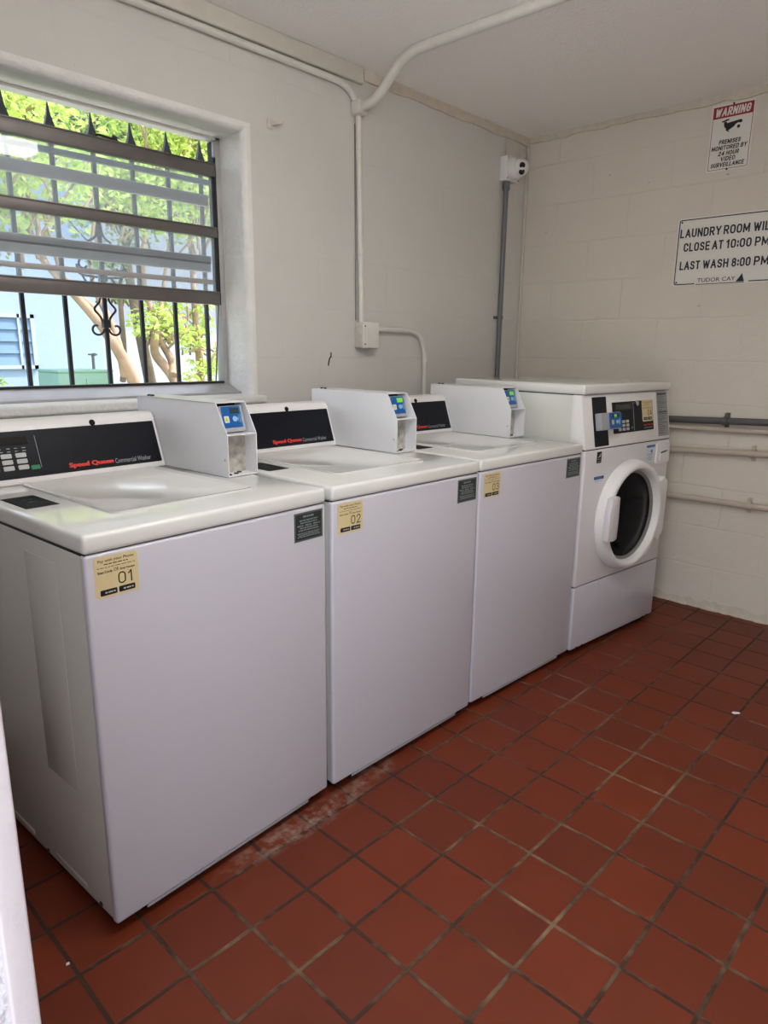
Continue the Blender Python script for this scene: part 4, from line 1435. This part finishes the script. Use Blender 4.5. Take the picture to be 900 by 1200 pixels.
for k in range(4):
    z0 = 1.25 + k * .158
    bm = bmesh.new(); prism(bm, [(-.03, z0), (-.026, z0), (.0, z0 + .156), (-.004, z0 + .156)], 'x', wf_x0 + .05, wf_x1 - .05)
    obj('pane', bm, 'house_glass', wf)

ub = tag(empty('utility_box', (2.98, 6.0, GZ)), 'pale green utility box standing in front of the blue house', 'utility box')
bm = bmesh.new(); box(bm, -.32, .32, -.25, .35, 0, 1.22, .02); box(bm, -.322, .322, -.252, .352, 1.215, 1.25, .012)
obj('cabinet', bm, 'ubox', ub, smooth=40)
bm = bmesh.new(); box(bm, -.012, .30, -.262, -.248, .08, 1.15, .004)
obj('cabinet_door', bm, 'ubox', ub)
bm = bmesh.new(); tube(bm, bend([(.20, 0, 1.24), (.20, 0, 1.42), (.20, -.06, 1.42)], .02), .018, 8); box(bm, .15, .25, -.02, .02, 1.41, 1.43, .005)
obj('vent_pipe', bm, 'grey_pvc', ub, smooth=40)

# trees: trunks traced as real limbs at their own distance, leaves scattered round the boughs
CAM = mw.translation
def at(px, py, y):
    """point where the view through pixel px,py meets the vertical plane y"""
    v = r2 * ((px - 450) / FPX) - u2 * ((py - 600) / FPX) + fw
    return CAM + v * ((y - CAM.y) / v.y)
def leaves(bm, centre, rx, rz_, n, size, rnd):
    for _ in range(n):
        while True:
            q = Vector((rnd.uniform(-1, 1), rnd.uniform(-1, 1), rnd.uniform(-1, 1)))
            if q.length < 1:
                break
        p = centre + Vector((q.x * rx, q.y * rx, q.z * rz_))
        d = Vector((rnd.uniform(-1, 1), rnd.uniform(-1, 1), rnd.uniform(-.7, .5))).normalized()
        s = size * rnd.uniform(.6, 1.3)
        e = d.cross(Vector((rnd.uniform(-1, 1), rnd.uniform(-1, 1), rnd.uniform(-1, 1)))).normalized()
        nn = d.cross(e).normalized() * s * .12
        bm.faces.new([bm.verts.new(x) for x in (p, p + d * s * .5 + e * s * .28 + nn, p + d * s, p + d * s * .5 - e * s * .28 + nn)])
def tree(label, y, limbs, clumps, bark, leafm, seed):
    rnd = random.Random(seed)
    base = at(*limbs[0][0][0], y)
    root = tag(empty('tree', (base.x, y, GZ)), label, 'tree', 'trees outside the window')
    O = Vector((base.x, y, GZ))
    bm = bmesh.new()
    for pts, r0, r1 in limbs:
        P3 = []
        for k, (px, py) in enumerate(pts):
            p = at(px, py, y + .10 * math.sin(k * 1.7 + seed)) - O
            P3.append(p)
        if pts is limbs[0][0]:
            P3.insert(0, Vector((P3[0].x * 1.0 + (P3[0].x - P3[1].x) * 1.5, 0, -.05)))
        P3 = bend(P3, .25, 4)
        R_ = [r0 + (r1 - r0) * i / (len(P3) - 1) for i in range(len(P3))]
        tube(bm, P3, R_, 10)
    trunk = obj('trunk', bm, bark, root, smooth=60)
    bm = bmesh.new()
    for (px, py, dy, rx, n) in clumps:
        c_ = at(px, py, y + dy) - O
        leaves(bm, c_, rx, rx * .75, int(n * 1.5), .072, rnd)
        # a twig reaching into each clump
    for (px, py, dy, rx, n) in clumps:
        c_ = at(px, py, y + dy) - O
        for _ in range(3):
            e = c_ + Vector((rnd.uniform(-rx, rx), rnd.uniform(-rx, rx), rnd.uniform(-.2, rx)))
            s = c_ + Vector((rnd.uniform(-.3, .3), 0, -rx * .9))
            tube(bm, [s, (s + e) / 2 + Vector((rnd.uniform(-.06, .06), 0, .04)), e], [.014, .009, .004], 6, mi=1)
    obj('foliage', bm, [leafm, bark], root, recalc=False)
rc = random.Random(21)
def spread(x0, x1, y0, y1, n, rx, leaf_n, deps=(-.35, .45)):
    return [(rc.uniform(x0, x1), rc.uniform(y0, y1), rc.uniform(*deps), rx * rc.uniform(.7, 1.3), leaf_n) for _ in range(n)]
tree('pale barked tree leaning left, its limbs crossing the blue house', 3.6,
     [([(158, 447), (138, 408), (112, 372), (84, 342), (56, 312), (30, 280), (-10, 235)], .058, .014),
      ([(148, 432), (128, 396), (116, 366), (96, 350), (70, 318), (62, 288), (48, 240)], .034, .012),
      ([(146, 440), (140, 405), (128, 372), (112, 345), (104, 310), (110, 260)], .036, .012),
      ([(56, 312), (44, 290), (46, 262), (30, 225), (20, 180)], .025, .010)],
     spread(-90, 90, 90, 235, 16, .48, 190) + spread(-60, 120, 215, 300, 5, .28, 70), 'bark', 'leaf', 3)
tree('darker grey trunked tree just right of the iron scroll', 5.6,
     [([(176, 447), (168, 408), (160, 370), (152, 330), (148, 290), (136, 230), (120, 160)], .075, .03),
      ([(144, 447), (146, 410), (142, 370), (140, 330), (150, 280), (165, 220)], .035, .015)],
     spread(70, 210, 80, 260, 14, .50, 190) + spread(120, 180, 300, 345, 3, .22, 60), 'bark_dark', 'leaf_deep', 8)
tree('pale tree with crossing twin trunks near the window middle', 4.6,
     [([(208, 450), (196, 432), (181, 416), (181, 398), (184, 384), (178, 366), (170, 345), (166, 300), (175, 250), (185, 190)], .058, .02),
      ([(203, 440), (203, 425), (193, 408), (183, 392), (187, 372), (190, 350), (196, 300), (205, 250)], .045, .016)],
     spread(130, 260, 100, 250, 13, .42, 170) + spread(175, 215, 355, 405, 6, .20, 70), 'bark', 'leaf', 5)
tree('slim pale tree near the right side of the window', 5.0,
     [([(236, 450), (234, 425), (231, 395), (228, 360), (226, 320), (222, 270), (226, 200), (232, 140)], .05, .02),
      ([(232, 400), (222, 390), (212, 380)], .012, .006),
      ([(226, 320), (240, 290), (256, 262)], .03, .012)],
     spread(185, 300, 110, 260, 12, .45, 170) + spread(225, 268, 340, 440, 8, .20, 60), 'bark', 'leaf', 13)
# shrub under the neighbour's window
sh = tag(empty('shrub', (2.35, 7.2, GZ)), 'leafy shrub at the foot of the blue house', 'shrub')
bm = bmesh.new()
rs = random.Random(2)
leaves(bm, Vector((0, 0, .55)), .55, .62, 900, .09, rs)
leaves(bm, Vector((-.7, 0, .5)), .55, .55, 700, .09, rs)
obj('foliage', bm, 'leaf_deep', sh, recalc=False)
bm = bmesh.new()
for k in range(7):
    tube(bm, [(-.8 + k * .2, 0, -.02), (-.8 + k * .2 + rs.uniform(-.1, .1), rs.uniform(-.1, .1), .6)], [.015, .006], 6)
obj('stems', bm, 'bark_dark', sh)
